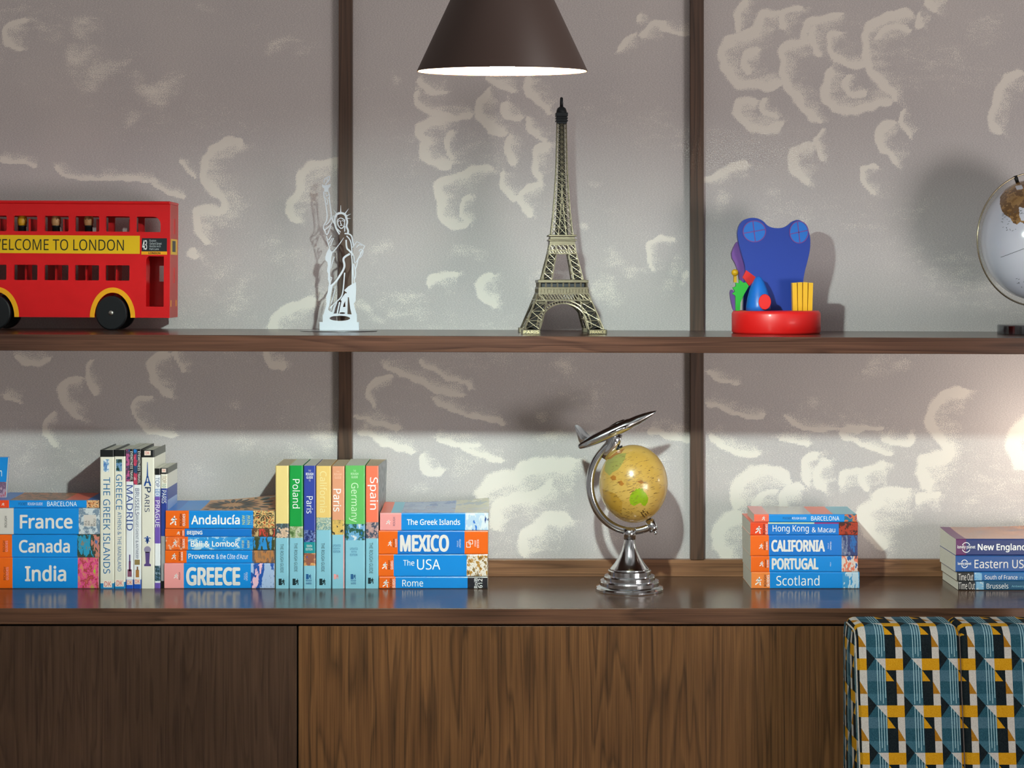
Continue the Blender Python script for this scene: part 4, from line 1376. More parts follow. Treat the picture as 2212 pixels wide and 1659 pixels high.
# ------------------------------------------------------------------ toy double-decker bus
RB = noisy('bus_red_paint', (216, 8, 16), (222, 12, 20), 30, 0.4, 0, 0.15)
RBE = mat('bus_pink_wood_end', (196, 70, 66), 0.5)
BUSY = mat('bus_yellow', (236, 190, 16), 0.4)
BUSA = mat('bus_arch_yellow', (248, 172, 20), 0.4)
TYRE = mat('bus_wheel_black', (16, 20, 24), 0.38, 0, 0.2)
SIGN = mat('bus_sign_black', (24, 34, 42), 0.45)
STEEL = mat('axle_steel', (190, 186, 178), 0.28, 1.0)
yf, ybk = -0.137, -0.054
mb = m_at(yf)
bx = lambda p: PX(p, yf)
bz = lambda p: PZ(p, yf)
zs = shelf_z(bx(240))
bus = thing('toy_bus', 'red toy double-decker bus with a yellow Welcome to London banner', 'toy bus', (bx(240), -0.0955, zs))
WX = [(-105, -54), (-38, 13), (28, 79), (95, 147), (161, 213), (227, 279)]
LX = [(-38, 13), (29, 80), (95, 147), (161, 213), (227, 279)]
upw = [rrect(bx(a), bz(500.4), bx(c), bz(467), 0.002, 3) for a, c in WX] + [rrect(bx(293), bz(500.8), bx(345.5), bz(467.6), (0.002, 0.002, 0.014, 0.002), 5)]
low = [rrect(bx(a), bz(606), bx(c), bz(573), 0.002, 3) for a, c in LX]
door = rrect(bx(315), bz(662), bx(353), bz(553), (0.001, 0.001, 0.001, 0.006), 4)
ax = [(243, 686), (-8, 686)]


def side_outline(rx, top):
    pts = [(bx(-150), bz(441)), (bx(-150), bz(686))]
    for cx, cy in reversed(ax):
        ry = cy - top
        pts += [(bx(cx + rx * math.cos(math.radians(t))), bz(cy - ry * math.sin(math.radians(t)))) for t in range(180, -1, -12)]
    pts += [(bx(366), bz(686)), (bx(366), bz(441))]
    return pts


b = MB()
b.prism([side_outline(39, 632), *upw, *low, door], yf, yf + 0.006, RB)
b.prism([side_outline(39, 632), *upw, *low, rrect(bx(326), bz(608), bx(352), bz(573), 0.001)], ybk - 0.006, ybk, RB)
zt, zb0 = bz(441), bz(686)
ey0, ey1 = yf + 0.006, ybk - 0.006
b.box((bx(-150), ey0, zb0), (bx(-146), ey1, zt), RB)
b.box((bx(-146), ey0, bz(549)), (bx(361), ey1, bz(541)), RB)       # upper floor
b.box((bx(40), ey0, bz(684)), (bx(205), ey1, bz(660)), RB)
b.box((bx(283), ey0, bz(684)), (bx(361), ey1, bz(662)), RB)
b.box((bx(308), ey0, bz(662)), (bx(312), ey1 - 0.03, bz(549)), RB)
b.raw([(bx(318), ey1 - 0.012, bz(662)), (bx(352), ey1 - 0.012, bz(662)), (bx(352), ey1 - 0.012, bz(612)), (bx(318), ey1 - 0.002, bz(662)), (bx(352), ey1 - 0.002, bz(662)), (bx(352), ey1 - 0.002, bz(612))],
      [(0, 1, 2), (3, 5, 4), (0, 2, 5, 3), (1, 4, 5, 2), (0, 3, 4, 1)], RB)
b.build('body', bus, bevel=0.0005)
b = MB()
b.box((bx(-152), yf - 0.001, bz(441)), (bx(367), ybk + 0.001, bz(434)), RB)
b.build('roof', bus, bevel=0.0025)
# end wall with two window recesses and a yellow plate, in the paler wood colour seen on the end
b = MB()
X0, X1 = bx(361), bx(366)
hz = [(bz(577), bz(611)), (bz(470), bz(504))]
yy = [ey0, yf + 0.030, ybk - 0.030, ey1]
zz = [zb0, bz(611), bz(577), bz(504), bz(470), zt]
for i in range(3):
    for j in range(5):
        if i == 1 and j in (1, 3):
            continue
        b.box((X0, yy[i], zz[j]), (X1, yy[i + 1], zz[j + 1]), RBE)
for j in (1, 3):
    b.box((X0, yy[1], zz[j]), (X1 - 0.0012, yy[2], zz[j + 1]), RB)
b.build('end_wall', bus, label='pale pinkish red end of the bus')
b = MB()
b.box((X1, yf + 0.008, bz(549)), (X1 + 0.0005, ybk - 0.010, bz(515)), BUSY)
b.box((X1 + 0.0005, yf + 0.022, bz(543)), (X1 + 0.0008, ybk - 0.030, bz(519)), SIGN)
b.build('end_plate', bus)
for k in (0.010, 0.062):
    b = MB()
    b.box((X1, yf + k, bz(662)), (X1 + 0.0005, yf + k + 0.006, bz(648)), BUSA)
    b.build('end_light', bus)
b = MB()
b.prism([[(bx(-146), bz(548)), (bx(301), bz(548)), (bx(301), bz(509)), (bx(-146), bz(509))]], yf - 0.0006, yf - 0.00002, BUSY)
b.letters('WELCOME TO LONDON', -23, 266.5, 517.5, 541.5, yf - 0.0006, mat('bus_letter_black', (20, 22, 18), 0.5), 0, 0.0, 0.0002)
b.build('banner', bus, label='yellow banner lettered Welcome to London')
b = MB()
b.prism([[(bx(305.5), bz(542.5)), (bx(359.5), bz(542.5)), (bx(359.5), bz(514)), (bx(305.5), bz(514))]], yf - 0.0006, yf - 0.00002, SIGN)
b.prism([[(bx(304.5), bz(549.5)), (bx(360), bz(549.5)), (bx(360), bz(542.5)), (bx(304.5), bz(542.5))]], yf - 0.0006, yf - 0.00002, BUSA)
b.letters('43', 306.5, 316.5, 518, 539, yf - 0.0006, WH, 0, 0.012, 0.0002)
for s, x1, y0, y1 in (('Euston', 336, 517, 521.5), ('Oxford Street', 348, 523, 528), ('Marble Arch', 346, 529, 533.5), ('Park Lane', 342, 535, 539.5)):
    b.letters(s, 322, x1, y0, y1, yf - 0.0006, ink((206, 214, 216)), 0, 0.0, 0.0002)
b.letters('LONDON', 320, 345.5, 543.8, 548.4, yf - 0.0006, ink((30, 26, 20)), 0, 0.04, 0.0002)
b.build('route_sign', bus)
for cx, cy in ax:
    b = MB()
    o_ = [(bx(cx + 49 * math.cos(math.radians(t))), bz(cy - 65 * math.sin(math.radians(t)))) for t in range(0, 181, 6)]
    i_ = [(bx(cx + 39 * math.cos(math.radians(t))), bz(cy - 54 * math.sin(math.radians(t)))) for t in range(180, -1, -6)]
    b.prism([o_ + i_], yf - 0.0008, yf - 0.00002, BUSA)
    b.build('wheel_arch', bus)
    for side in (0, 1):
        y0, y1 = (yf - 0.002, yf + 0.011) if side == 0 else (ybk - 0.011, ybk + 0.002)
        b = MB()
        cz = zs + 37.3 * mb
        ccx = bx(cx - 3)
        pr = [(0.30, 0), (0.92, 0), (0.985, 0.12), (1, 0.3), (1, 0.7), (0.985, 0.88), (0.92, 1), (0.30, 1)]
        rx, rz = 33.8 * mb, 37.2 * mb
        vs, fs = [], []
        for r, t in [(0.0001, 0)] + pr + [(0.0001, 1)]:
            for i in range(48):
                a = 2 * PI * i / 48
                vs.append((ccx + rx * r * math.cos(a), y0 + (y1 - y0) * t, cz + rz * r * math.sin(a)))
        for j in range(len(pr) + 1):
            for i in range(48):
                fs.append((j * 48 + i, j * 48 + (i + 1) % 48, (j + 1) * 48 + (i + 1) % 48, (j + 1) * 48 + i))
        b.raw(vs, fs, TYRE, False)
        w = b.build('wheel', bus)
        b = MB()
        s = -1 if side == 0 else 1
        yc = y0 if side == 0 else y1
        b.ball((ccx, yc, cz), 5.6 * mb, STEEL, 16, 8, (1, 0.4, 1))
        b.build('axle_cap', w)
for px in (-11, 55, 130, 202, 273):
    b = MB()
    b.box((bx(px), ey0 + 0.012, bz(541)), (bx(px) + 4.4 * mb, ey1 - 0.012, bz(473)), RB)
    b.build('upper_seat', bus)
for px in (34, 100, 166, 232):
    b = MB()
    b.box((bx(px + 8), ey0 + 0.03, bz(659)), (bx(px + 12), ey1 - 0.002, bz(549)), RB)
    b.build('lower_seat', bus)
bus.rotation_euler = (0, 0.006, 0)
SKIN = noisy('peg_head_wood', (228, 166, 84), (214, 150, 70), 60, 0.45)
SKIN2 = noisy('peg_head_tan', (222, 168, 118), (210, 152, 100), 60, 0.45)
PEG = mat('peg_body_black', (22, 26, 30), 0.4)
for px, lab, mm, face in ((36, 'yellow-headed wooden peg passenger in the second full upper window of the bus', mat('peg_head_yellow', (232, 168, 34), 0.45), 1),
                          (110, 'wooden peg passenger looking along the bus in the third full upper window', SKIN2, 0.6), (181, 'wooden peg passenger facing out with two dot eyes nearest the bus end', SKIN2, -0.05)):
    yp = -0.098
    x = bx(px)
    zf = bz(541) - (px - 240) * 0.006 * mb + 0.0006
    t = thing('peg_doll', lab, 'peg doll', (x, yp, zf), 'wooden peg passengers in the bus')
    b = MB()
    b.lathe([(0.0072, 0), (0.0076, 0.02), (0.0070, bz(489) - zf), (0.0086, bz(488) - zf), (0.0080, bz(486) - zf)], (x, yp, zf), PEG, 28)
    b.build('body', t)
    b = MB()
    hz0, hz1 = bz(487), bz(464)
    b.lathe([(0.0001, 0), (0.0072, 0.0004), (0.0088, 0.006), (0.0090, 0.012), (0.0080, 0.017), (0.0050, 0.0205), (0.0001, 0.0215)], (x, yp, hz0), mm, 28)
    h = b.build('head', t)
    b = MB()
    a0 = -PI / 2 + face * 1.1
    for da in (-0.32, 0.32):
        b.ball((x + 0.0089 * math.cos(a0 + da), yp + 0.0089 * math.sin(a0 + da), hz0 + 0.0125), 0.0009, PEG, 10, 6)
    b.ball((x + 0.0094 * math.cos(a0), yp + 0.0094 * math.sin(a0), hz0 + 0.009), 0.0011, mm, 10, 6)
    b.build('face_mark', h)

# ------------------------------------------------------------------ cut metal statue
ys = -0.132
SX = lambda c: PX(640 + c / 4.365, ys)
SZ = lambda c: PZ(360 + c / 4.365, ys)
ms = m_at(ys) / 4.365
WMET = mat('white_sheet_metal', (214, 218, 228), 0.36, 0.0, 0.25)
zst = shelf_z(PX(732, ys))
st = thing('metal_statue', 'white cut sheet metal statue of a robed torch bearer on a round plate', 'statue', (PX(732, ys), ys, zst))
b = MB()
b.lathe([(82.5 * m_at(ys), 0.0), (83 * m_at(ys), 0.0004), (83 * m_at(ys), 0.0012), (82.3 * m_at(ys), 0.0016)], (PX(732, ys), ys, zst), mat('brushed_plate', (170, 172, 176), 0.3, 1.0), 96, False)
b.build('round_plate', st)
b = MB()
y0, y1 = ys - 0.001, ys + 0.001
LAYER = [0]


def poly(*pts, holes=()):
    k = LAYER[0] = LAYER[0] + 1
    b.prism([[(SX(x), SZ(y)) for x, y in pts]] + [[(SX(x), SZ(y)) for x, y in h] for h in holes], y0 - k * 8e-6, y1 + k * 8e-6, WMET)



def stroke(w, *pts, w2=None, sharp=False):
    q = list(pts)
    k = LAYER[0] = LAYER[0] + 1
    if len(q) > 2 and not sharp:
        for _ in range(2):
            n = [q[0]]
            for p1, p2 in zip(q[:-1], q[1:]):
                n += [(p1[0] * .75 + p2[0] * .25, p1[1] * .75 + p2[1] * .25), (p1[0] * .25 + p2[0] * .75, p1[1] * .25 + p2[1] * .75)]
            q = n + [q[-1]]
    b.ribbon([(SX(x), SZ(y)) for x, y in q], w * 1.12 * ms, y0 - k * 8e-6, y1 + k * 8e-6, WMET, None if w2 is None else w2 * ms)


zbase = (CAMH - (zst + 0.0016)) / m_at(ys) + 600
cb = (zbase - 360) * 4.365
poly((220, 1465), (250, 1465), (250, 1400), (290, 1380), (572, 1396), (572, 1465), (592, 1465), (592, cb), (220, cb), holes=[circle_pts(410, 1430, 98, 24, 28)])
poly((285, 1300), (258, 1390), (250, 1402), (345, 1402), (352, 1372), (320, 1365), (296, 1345))
poly((303, 1128), (345, 1124), (332, 1180), (320, 1250), (313, 1300), (300, 1348), (286, 1330), (283, 1225), (298, 1180))
poly((452, 1165), (490, 1130), (530, 1105), (562, 1088), (566, 1150), (560, 1265), (542, 1292), (550, 1330), (574, 1402), (525, 1402), (510, 1340), (500, 1262), (496, 1232), (486, 1230), (482, 1402), (398, 1402), (412, 1340),
     (428, 1262), (446, 1228), (462, 1215), (478, 1186), (460, 1176), holes=[[(461, 1268), (463, 1322), (440, 1324), (447, 1296)], circle_pts(434, 1381, 28, 8, 12)])
poly((310, 765), (288, 808), (274, 850), (275, 882), (294, 900), (298, 930), (290, 985), (302, 1010), (298, 1060), (310, 1100), (304, 1132), (320, 1130), (316, 1090), (322, 1060), (318, 1000), (326, 930), (330, 860), (345, 800), (330, 796))
stroke(8, (262, 150), (262, 118), (300, 96), (318, 90), (312, 128), (288, 152), (274, 168))
stroke(6, (285, 110), (300, 118), (290, 140))
poly((243, 166), (262, 176), (300, 172), (326, 162), (322, 188), (305, 204), (302, 238), (264, 238), (264, 206), (247, 194))
stroke(8, (258, 235), (262, 290), (278, 302))
stroke(8, (304, 235), (318, 285), (300, 300))
stroke(6, (268, 246), (288, 268), (272, 286), (308, 262))
stroke(6, (286, 300), (298, 330), (284, 356), (300, 352))
stroke(9, (270, 290), (276, 345), (286, 405), (293, 458), (284, 520), (262, 546), (255, 580), (266, 602))
stroke(9, (310, 285), (316, 335), (326, 405), (331, 455), (325, 492), (300, 535), (275, 552))
stroke(8, (262, 600), (290, 582), (318, 556), (338, 525))
stroke(8, (266, 596), (286, 650), (304, 618), (326, 560))
stroke(8, (284, 655), (302, 702), (332, 648))
stroke(8, (290, 690), (304, 735), (318, 770))
stroke(6, (306, 728), (340, 672))
stroke(6, (322, 748), (352, 672))
stroke(7, (328, 468), (346, 522), (372, 552))
stroke(6, (345, 465), (342, 500), (360, 530))
stroke(13, (368, 466), (360, 520), (374, 582), (408, 638))
stroke(8, (388, 588), (418, 618))
stroke(18, (370, 478), (378, 448), (420, 434), (460, 448), (474, 482))
for p, q_ in (((419, 430), (419, 364)), ((382, 446), (350, 404)), ((460, 442), (494, 396)), ((474, 464), (514, 446)), ((474, 488), (514, 488)), ((372, 472), (344, 460))):
    stroke(9, p, q_, w2=1.5)
stroke(8, (388, 504), (392, 546), (410, 576), (425, 584), (446, 572), (456, 536), (456, 500))
stroke(8, (386, 508), (416, 478), (458, 504))
stroke(6, (420, 510), (415, 535), (427, 541))
stroke(6, (394, 516), (414, 508))
stroke(6, (430, 508), (450, 514))
stroke(6, (412, 554), (436, 554))
stroke(6, (424, 541), (424, 556))
stroke(15, (468, 478), (484, 520), (470, 562), (490, 600), (487, 628))
stroke(8, (458, 560), (456, 612))
stroke(11, (456, 630), (502, 634), (526, 658), (530, 702), (542, 748))
stroke(9, (474, 652), (510, 690), (522, 750), (528, 840))
stroke(7, (530, 762), (572, 706), (646, 750), (630, 778), sharp=True)
stroke(5, (566, 762), (592, 732), (618, 742))
stroke(7, (592, 800), (602, 778), (626, 784), (633, 802), (614, 850), (585, 862))
stroke(5, (600, 820), (612, 796), (620, 812))
stroke(8, (626, 784), (606, 826), (590, 858), (562, 906), (546, 902), (546, 850), (528, 815))
stroke(8, (585, 862), (572, 930), (556, 968))
stroke(9, (520, 826), (528, 900), (528, 1000), (528, 1108))
stroke(8, (532, 915), (540, 1050), (556, 1056), (562, 1000), (546, 925), (532, 915))
stroke(8, (545, 1050), (550, 1092))
stroke(16, (505, 822), (462, 846), (440, 872), (456, 922), (450, 965), (410, 1030), (372, 1090), (306, 1142))
stroke(8, (322, 1078), (318, 1136))
stroke(6, (318, 1040), (342, 1048), (322, 1078))
stroke(11, (470, 690), (474, 770), (500, 790), (528, 824), w2=18)
stroke(10, (345, 806), (395, 748), (448, 670), w2=3)
stroke(8, (360, 850), (340, 900), (328, 960), w2=4)
stroke(10, (456, 1000), (450, 1080), (441, 1180), (424, 1235), (380, 1272), (318, 1334))
stroke(6, (372, 1128), (352, 1210), (330, 1296))
stroke(7, (334, 1322), (326, 1362))
stroke(8, (382, 1284), (362, 1330), (352, 1378))
stroke(6, (362, 1300), (340, 1372))
stroke(11, (410, 1276), (398, 1330), (384, 1400))
stroke(12, (470, 1196), (440, 1232), (424, 1262))
b.build('cut_figure', st)

# ------------------------------------------------------------------ tower model
yt = -0.205
XT = PX(1213.0, yt)
zt0 = shelf_z(XT)
TZ = lambda p: max(zt0, PZ(p, yt))
mt = m_at(yt)
BRASS = mat('antique_brass', (140, 122, 90), 0.36, 1.0)
m_ = BRASS
lkk = m_.node_tree.links
rr_ = ramp(m_, [(0.36, (60, 55, 48)), (0.50, (96, 88, 74)), (0.64, (158, 146, 122))])
nz = N(m_, 'ShaderNodeTexNoise')
nz.inputs['Scale'].default_value = 190
lkk.new(nz.outputs['Fac'], rr_.inputs[0])
lkk.new(rr_.outputs[0], m_.node_tree.nodes['Principled BSDF'].inputs['Base Color'])
m_.node_tree.nodes['Principled BSDF'].inputs['Metallic'].default_value = 0.9
DKBR = mat('dark_bronze', (40, 42, 46), 0.45, 0.6)
SHADE = mat('lattice_inner_shade', (26, 22, 18), 0.8)  # near-black cores: the shade inside the lattice put in as colour
tw = thing('tower_model', 'antique brass souvenir model of a lattice iron tower lettered Paris and France', 'tower model', (XT, yt, zt0))
C = lambda h, s, t, p: Vector((XT + s * h * mt, yt + t * h * mt, TZ(p)))
FACES = [((-1, -1), (1, -1)), ((1, -1), (1, 1)), ((1, 1), (-1, 1)), ((-1, 1), (-1, -1))]


def xpanel(b, a0, a1, c0, c1, w, rim=True):
    """a0-a1 lower edge, c0-c1 upper edge"""
    b.bar(a0, c1, w, BRASS)
    b.bar(a1, c0, w, BRASS)
    if rim:
        b.bar(c0, c1, w * 1.2, BRASS)


# four feet with their lettering blocks
half = 85.0
for sx in (-1, 1):
    for sy in (-1, 1):
        b = MB()
        cx, cy = XT + sx * 70.5 * mt, yt + sy * 70.5 * mt
        a = 19.5 * mt
        b.box((cx - a, cy - a, zt0), (cx + a, cy + a, PZ(709.5, yt)), BRASS)
        b.build('foot', tw, bevel=0.0008)
b = MB()
yfr = yt - 90.0 * mt
zf0, zf1 = zt0 + 0.0014, PZ(711.5, yt)
for s, cx in (('PARIS', -70.5), ('FRANCE', 70.5)):
    b = MB()
    vs, fs = text_mesh(s)
    w0, w1 = min(v[0] for v in vs), max(v[0] for v in vs)
    h0, h1 = min(v[1] for v in vs), max(v[1] for v in vs)
    out = [(XT + (cx - 16 + 32 * (v[0] - w0) / (w1 - w0)) * mt, yfr - 0.0003, zf0 + (v[1] - h0) / (h1 - h0) * (zf1 - zf0)) for v in vs]
    b.raw(out, fs, mat('raised_letter_brass', (214, 196, 150), 0.4, 1.0))
    b.build('raised_lettering', tw)
# lower legs: each a leaning lattice box
for sx in (-1, 1):
    for sy in (-1, 1):
        b = MB()
        rows = [(709.5, 84, 52), (691, 76.5, 46), (671, 68.5, 40.5), (652, 61, 36), (633, 53.5, 31)]
        pts = []
        for p, ho, hi in rows:
            pts.append([Vector((XT + sx * u * mt, yt + sy * v * mt, TZ(p))) for u, v in ((ho, ho), (hi, ho), (hi, hi), (ho, hi))])
        for j in range(4):
            for k in range(len(rows) - 1):
                b.bar(pts[k][j], pts[k + 1][j], 0.0020 if j != 2 else 0.0016, BRASS)
        for k in range(len(rows) - 1):
            for j in range(4):
                xpanel(b, pts[k][j], pts[k][(j + 1) % 4], pts[k + 1][j], pts[k + 1][(j + 1) % 4], 0.0010)
        cr_ = lambda k: (pts[k][0] + pts[k][2]) / 2
        for k in range(len(rows) - 1):
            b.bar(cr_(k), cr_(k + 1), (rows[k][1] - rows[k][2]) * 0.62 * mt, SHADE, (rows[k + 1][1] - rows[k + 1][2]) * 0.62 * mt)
        b.build('lower_leg', tw)
# arches between the legs and the trellis band above
for (ca, cbb) in FACES:
    b = MB()
    A, B = Vector((ca[0], ca[1], 0)), Vector((cbb[0], cbb[1], 0))

    def onf(u, h, p):
        q = A * (1 - u) / 2 + B * (1 + u) / 2
        nrm = (A + B) / 2
        base = Vector((XT, yt, 0)) + (q - nrm) * half * mt + nrm * h * mt
        base.z = TZ(p)
        return base
    hs = lambda p: 84 + (53.5 - 84) * (709.5 - p) / (709.5 - 633)
    prev = None
    for i in range(29):
        t = math.radians(180 * i / 28)
        q = []
        for R, ry in ((51, 50.5), (58, 57)):
            px_, py_ = R * math.cos(t), 705 - ry * math.sin(t)
            q.append(onf(px_ / half, hs(py_) * 0.985, py_))
        if prev:
            b.bar(prev[0], q[0], 0.0022, BRASS)
            b.bar(prev[1], q[1], 0.0016, BRASS)
        if i % 1 == 0:
            b.bar(q[0], q[1], 0.0011, BRASS)
        prev = q
    b.build('arch', tw)
    b = MB()
    h0, h1 = 53.5 + 6, 53.5
    for p, h in ((648, 59.4), (634, 53.8)):
        b.bar(onf(-h / half, h, p), onf(h / half, h, p), 0.0022, BRASS)
    for i in range(-9, 10):
        for d in (-1, 1):
            u0, u1 = i * 6.4, i * 6.4 + d * 9.6
            u0, u1 = max(-58, min(58, u0)), max(-53, min(53, u1))
            b.bar(onf(u0 / half, 59.4, 648), onf(u1 / half, 53.8, 634), 0.0011, BRASS)
    for u in (-34, 34):
        b.bar(onf(u / half, 59.4, 648), onf(u * 0.92 / half, 53.8, 634), 0.0018, BRASS)
    for u0, u1 in ((-53, -35), (35, 53)):
        b.bar(onf(u0 / half, 62, 655), onf(u1 / half, 62, 655), 0.0014, BRASS)
    b.build('trellis_band', tw)


def slab(b, h, p0, p1, mtl=BRASS):
    b.box((XT - h * mt, yt - h * mt, TZ(p0)), (XT + h * mt, yt + h * mt, TZ(p1)), mtl)


def ring(b, h, p0, p1, w, mtl=BRASS):
    """open square frame"""
    hi = h - w
    for (xa, ya, xb, yb_) in ((-h, -h, h, -hi), (-h, hi, h, h), (-h, -hi, -hi, hi), (hi, -hi, h, hi)):
        b.box((XT + xa * mt, yt + ya * mt, TZ(p0)), (XT + xb * mt, yt + yb_ * mt, TZ(p1)), mtl)


b = MB()
ring(b, 53.5, 633, 623.5, 4)
for i in range(-8, 9):
    for (ca, cbb) in FACES:
        A, B = Vector(ca), Vector(cbb)
        u = i / 8.0
        q = (A * (1 - u) / 2 + B * (1 + u) / 2) * 53.9 * mt
        b.bar((XT + q.x, yt + q.y, TZ(632)), (XT + q.x, yt + q.y, TZ(624)), 0.0009, BRASS)
slab(b, 53.8, 624, 620)
ring(b, 53.8, 610.5, 605.0, 7)
slab(b, 49, 607, 604)
for (ca, cbb) in FACES:
    A, B = Vector(ca), Vector(cbb)
    for k in range(-4, 5):
        for du in (-0.018, 0.018):
            u = k / 4.0 * 0.97 + du
            q = (A * (1 - u) / 2 + B * (1 + u) / 2) * 51.5 * mt
            b.bar((XT + q.x, yt + q.y, TZ(620)), (XT + q.x, yt + q.y, TZ(610)), 0.0013, BRASS)
    q0, q1 = A * 44 * mt, B * 44 * mt
ring(b, 46, 620, 610, 2, DKBR)
b.build('first_platform', tw, bevel=0.0006)
for sx in (-1, 1):
    for sy in (-1, 1):
        b = MB()
        rows = [(604, 43.5, 23.5), (590, 40, 21), (575, 36.5, 18.5), (561, 33, 15.5), (547.5, 29.8, 13)]
        pts = []
        for p, ho, hi in rows:
            pts.append([Vector((XT + sx * u * mt, yt + sy * v * mt, TZ(p))) for u, v in ((ho, ho), (hi, ho), (hi, hi), (ho, hi))])
        for j in range(4):
            for k in range(len(rows) - 1):
                b.bar(pts[k][j], pts[k + 1][j], 0.0018 if j != 2 else 0.0014, BRASS)
        for k in range(len(rows) - 1):
            for j in range(4):
                xpanel(b, pts[k][j], pts[k][(j + 1) % 4], pts[k + 1][j], pts[k + 1][(j + 1) % 4], 0.0009)
        cr_ = lambda k: (pts[k][0] + pts[k][2]) / 2
        for k in range(len(rows) - 1):
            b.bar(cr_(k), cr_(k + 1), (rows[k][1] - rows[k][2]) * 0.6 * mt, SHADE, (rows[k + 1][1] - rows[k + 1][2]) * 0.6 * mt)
        b.build('middle_leg', tw)
b = MB()
for (ca, cbb) in FACES:
    rows = [(548, 30), (541, 28.6), (529, 26.6)]
    for k in range(2):
        p0, h0 = rows[k]
        p1, h1 = rows[k + 1]
        n = 6 if k else 10
        A, B = ca, cbb
        pt = lambda u, h, p: Vector((XT + (A[0] * (1 - u) / 2 + B[0] * (1 + u) / 2) * h * mt, yt + (A[1] * (1 - u) / 2 + B[1] * (1 + u) / 2) * h * mt, TZ(p)))
        b.bar(pt(-1, h0, p0), pt(1, h0, p0), 0.0018, BRASS)
        b.bar(pt(-1, h1, p1), pt(1, h1, p1), 0.0016, BRASS)
        for i in range(n):
            u0, u1 = -1 + 2 * i / n, -1 + 2 * (i + 1) / n
            b.bar(pt(u0, h0, p0), pt(u1, h1, p1), 0.0010, BRASS)
            b.bar(pt(u1, h0, p0), pt(u0, h1, p1), 0.0010, BRASS)
        for u in (-1, -0.46, 0.46):
            b.bar(pt(u, h0, p0), pt(u, h1, p1), 0.0018, BRASS)
b.build('middle_band', tw)
b = MB()
slab(b, 27.5, 529.5, 521)
slab(b, 30, 521, 517.5)
slab(b, 26.5, 517.5, 512)
slab(b, 30, 511.5, 507.5)
b.build('second_platform', tw, bevel=0.0005)
# upper shaft
b = MB()
hp = [(507.5, 23.4), (461, 18.4), (420, 15.2), (369, 12.3), (320, 10.9), (267, 9.9)]


def hw(p):
    for (p0, h0), (p1, h1) in zip(hp[:-1], hp[1:]):
        if p <= p0 and p >= p1:
            return h0 + (h1 - h0) * (p0 - p) / (p0 - p1)
    return hp[-1][1]


lv = [507.5]
while lv[-1] > 270:
    lv.append(lv[-1] - max(9.0, 16.5 * (0.55 + 0.45 * (lv[-1] - 267) / 240)))
lv[-1] = 267
for (ca, cbb) in FACES:
    A, B = ca, cbb
    pt = lambda u, p: Vector((XT + (A[0] * (1 - u) / 2 + B[0] * (1 + u) / 2) * hw(p) * mt, yt + (A[1] * (1 - u) / 2 + B[1] * (1 + u) / 2) * hw(p) * mt, TZ(p)))
    gap = lambda p: max(0.0, 0.36 * (p - 400) / 107)
    for p0, p1 in zip(lv[:-1], lv[1:]):
        b.bar(pt(-1, p0), pt(-1, p1), 0.0014, BRASS)
        g0, g1 = gap(p0), gap(p1)
        b.bar(pt(-g0, p0), pt(-g1, p1), 0.0014, BRASS)
        b.bar(pt(g0, p0), pt(g1, p1), 0.0014, BRASS)
        b.bar(pt(-1, p1), pt(1, p1), 0.0008, BRASS)
        for s in (-1, 1):
            b.bar(pt(s, p0), pt(s * g1, p1), 0.0007, BRASS)
            b.bar(pt(s * g0, p0), pt(s, p1), 0.0007, BRASS)
        if g0 > 0.08:
            b.bar(pt(-g0, p0), pt(g1, p1), 0.0007, BRASS)
            b.bar(pt(g0, p0), pt(-g1, p1), 0.0007, BRASS)
for p0, p1 in zip(lv[:-1], lv[1:]):
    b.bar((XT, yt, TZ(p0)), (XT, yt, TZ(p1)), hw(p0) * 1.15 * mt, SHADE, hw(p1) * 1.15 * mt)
b.build('upper_shaft', tw)
b = MB()
slab(b, 11, 268, 263, DKBR)
slab(b, 13, 263, 260, DKBR)
slab(b, 11.5, 260, 257, DKBR)
slab(b, 13, 257, 254.5, DKBR)
slab(b, 11, 254.5, 252, DKBR)
slab(b, 13, 252, 244, DKBR)
b.lathe([(11.5 * mt, TZ(245) - zt0), (11.2 * mt, TZ(240) - zt0), (9 * mt, TZ(234) - zt0), (5 * mt, TZ(231) - zt0), (3.6 * mt, TZ(230) - zt0)], (XT, yt, zt0), DKBR, 24)
b.build('cabin', tw, bevel=0.0006)
b = MB()
b.lathe([(3.8 * mt, TZ(231) - zt0), (3.4 * mt, TZ(218) - zt0), (3.2 * mt, TZ(212) - zt0), (1.6 * mt, TZ(210) - zt0)], (XT, yt, zt0), DKBR, 16)
b.build('spire', tw)
tw.rotation_euler = (0, 0, math.radians(2.6))

# ------------------------------------------------------------------ red drum toy (left without its figure)
yd = -0.179
XD, zd0 = PX(1676.5, yd), None
zd0 = shelf_z(XD)
md_ = m_at(yd)
TX = lambda c, y=yd: PX(1540 + c / 4.607, y)
TZc = lambda c, y=yd: PZ(380 + c / 4.607, y)
toy = thing('drum_toy', 'red round toy stand with a blue arched back, green leaf and yellow crate', 'toy', (XD, yd, zd0))
PL = lambda n, c: mat('toy_' + n, c, 0.42, 0, 0.1)
TRED, TBLUE, TLB, TPUR, TGR, TYE = PL('red', (222, 22, 20)), PL('blue', (12, 56, 160)), PL('bright_blue', (16, 110, 206)), PL('purple', (112, 66, 150)), PL('green', (20, 168, 40)), PL('yellow', (236, 182, 24))
b = MB()
zt1 = PZ(671, yd)
R = 95.3 * md_
b.lathe([(R * 0.97, 0), (R, 0.004), (R * 1.0, zt1 - zd0 - 0.006), (R * 0.985, zt1 - zd0 - 0.0025), (R * 0.95, zt1 - zd0)], (XD, yd, zd0), TRED, 96)
b.build('drum_base', toy)


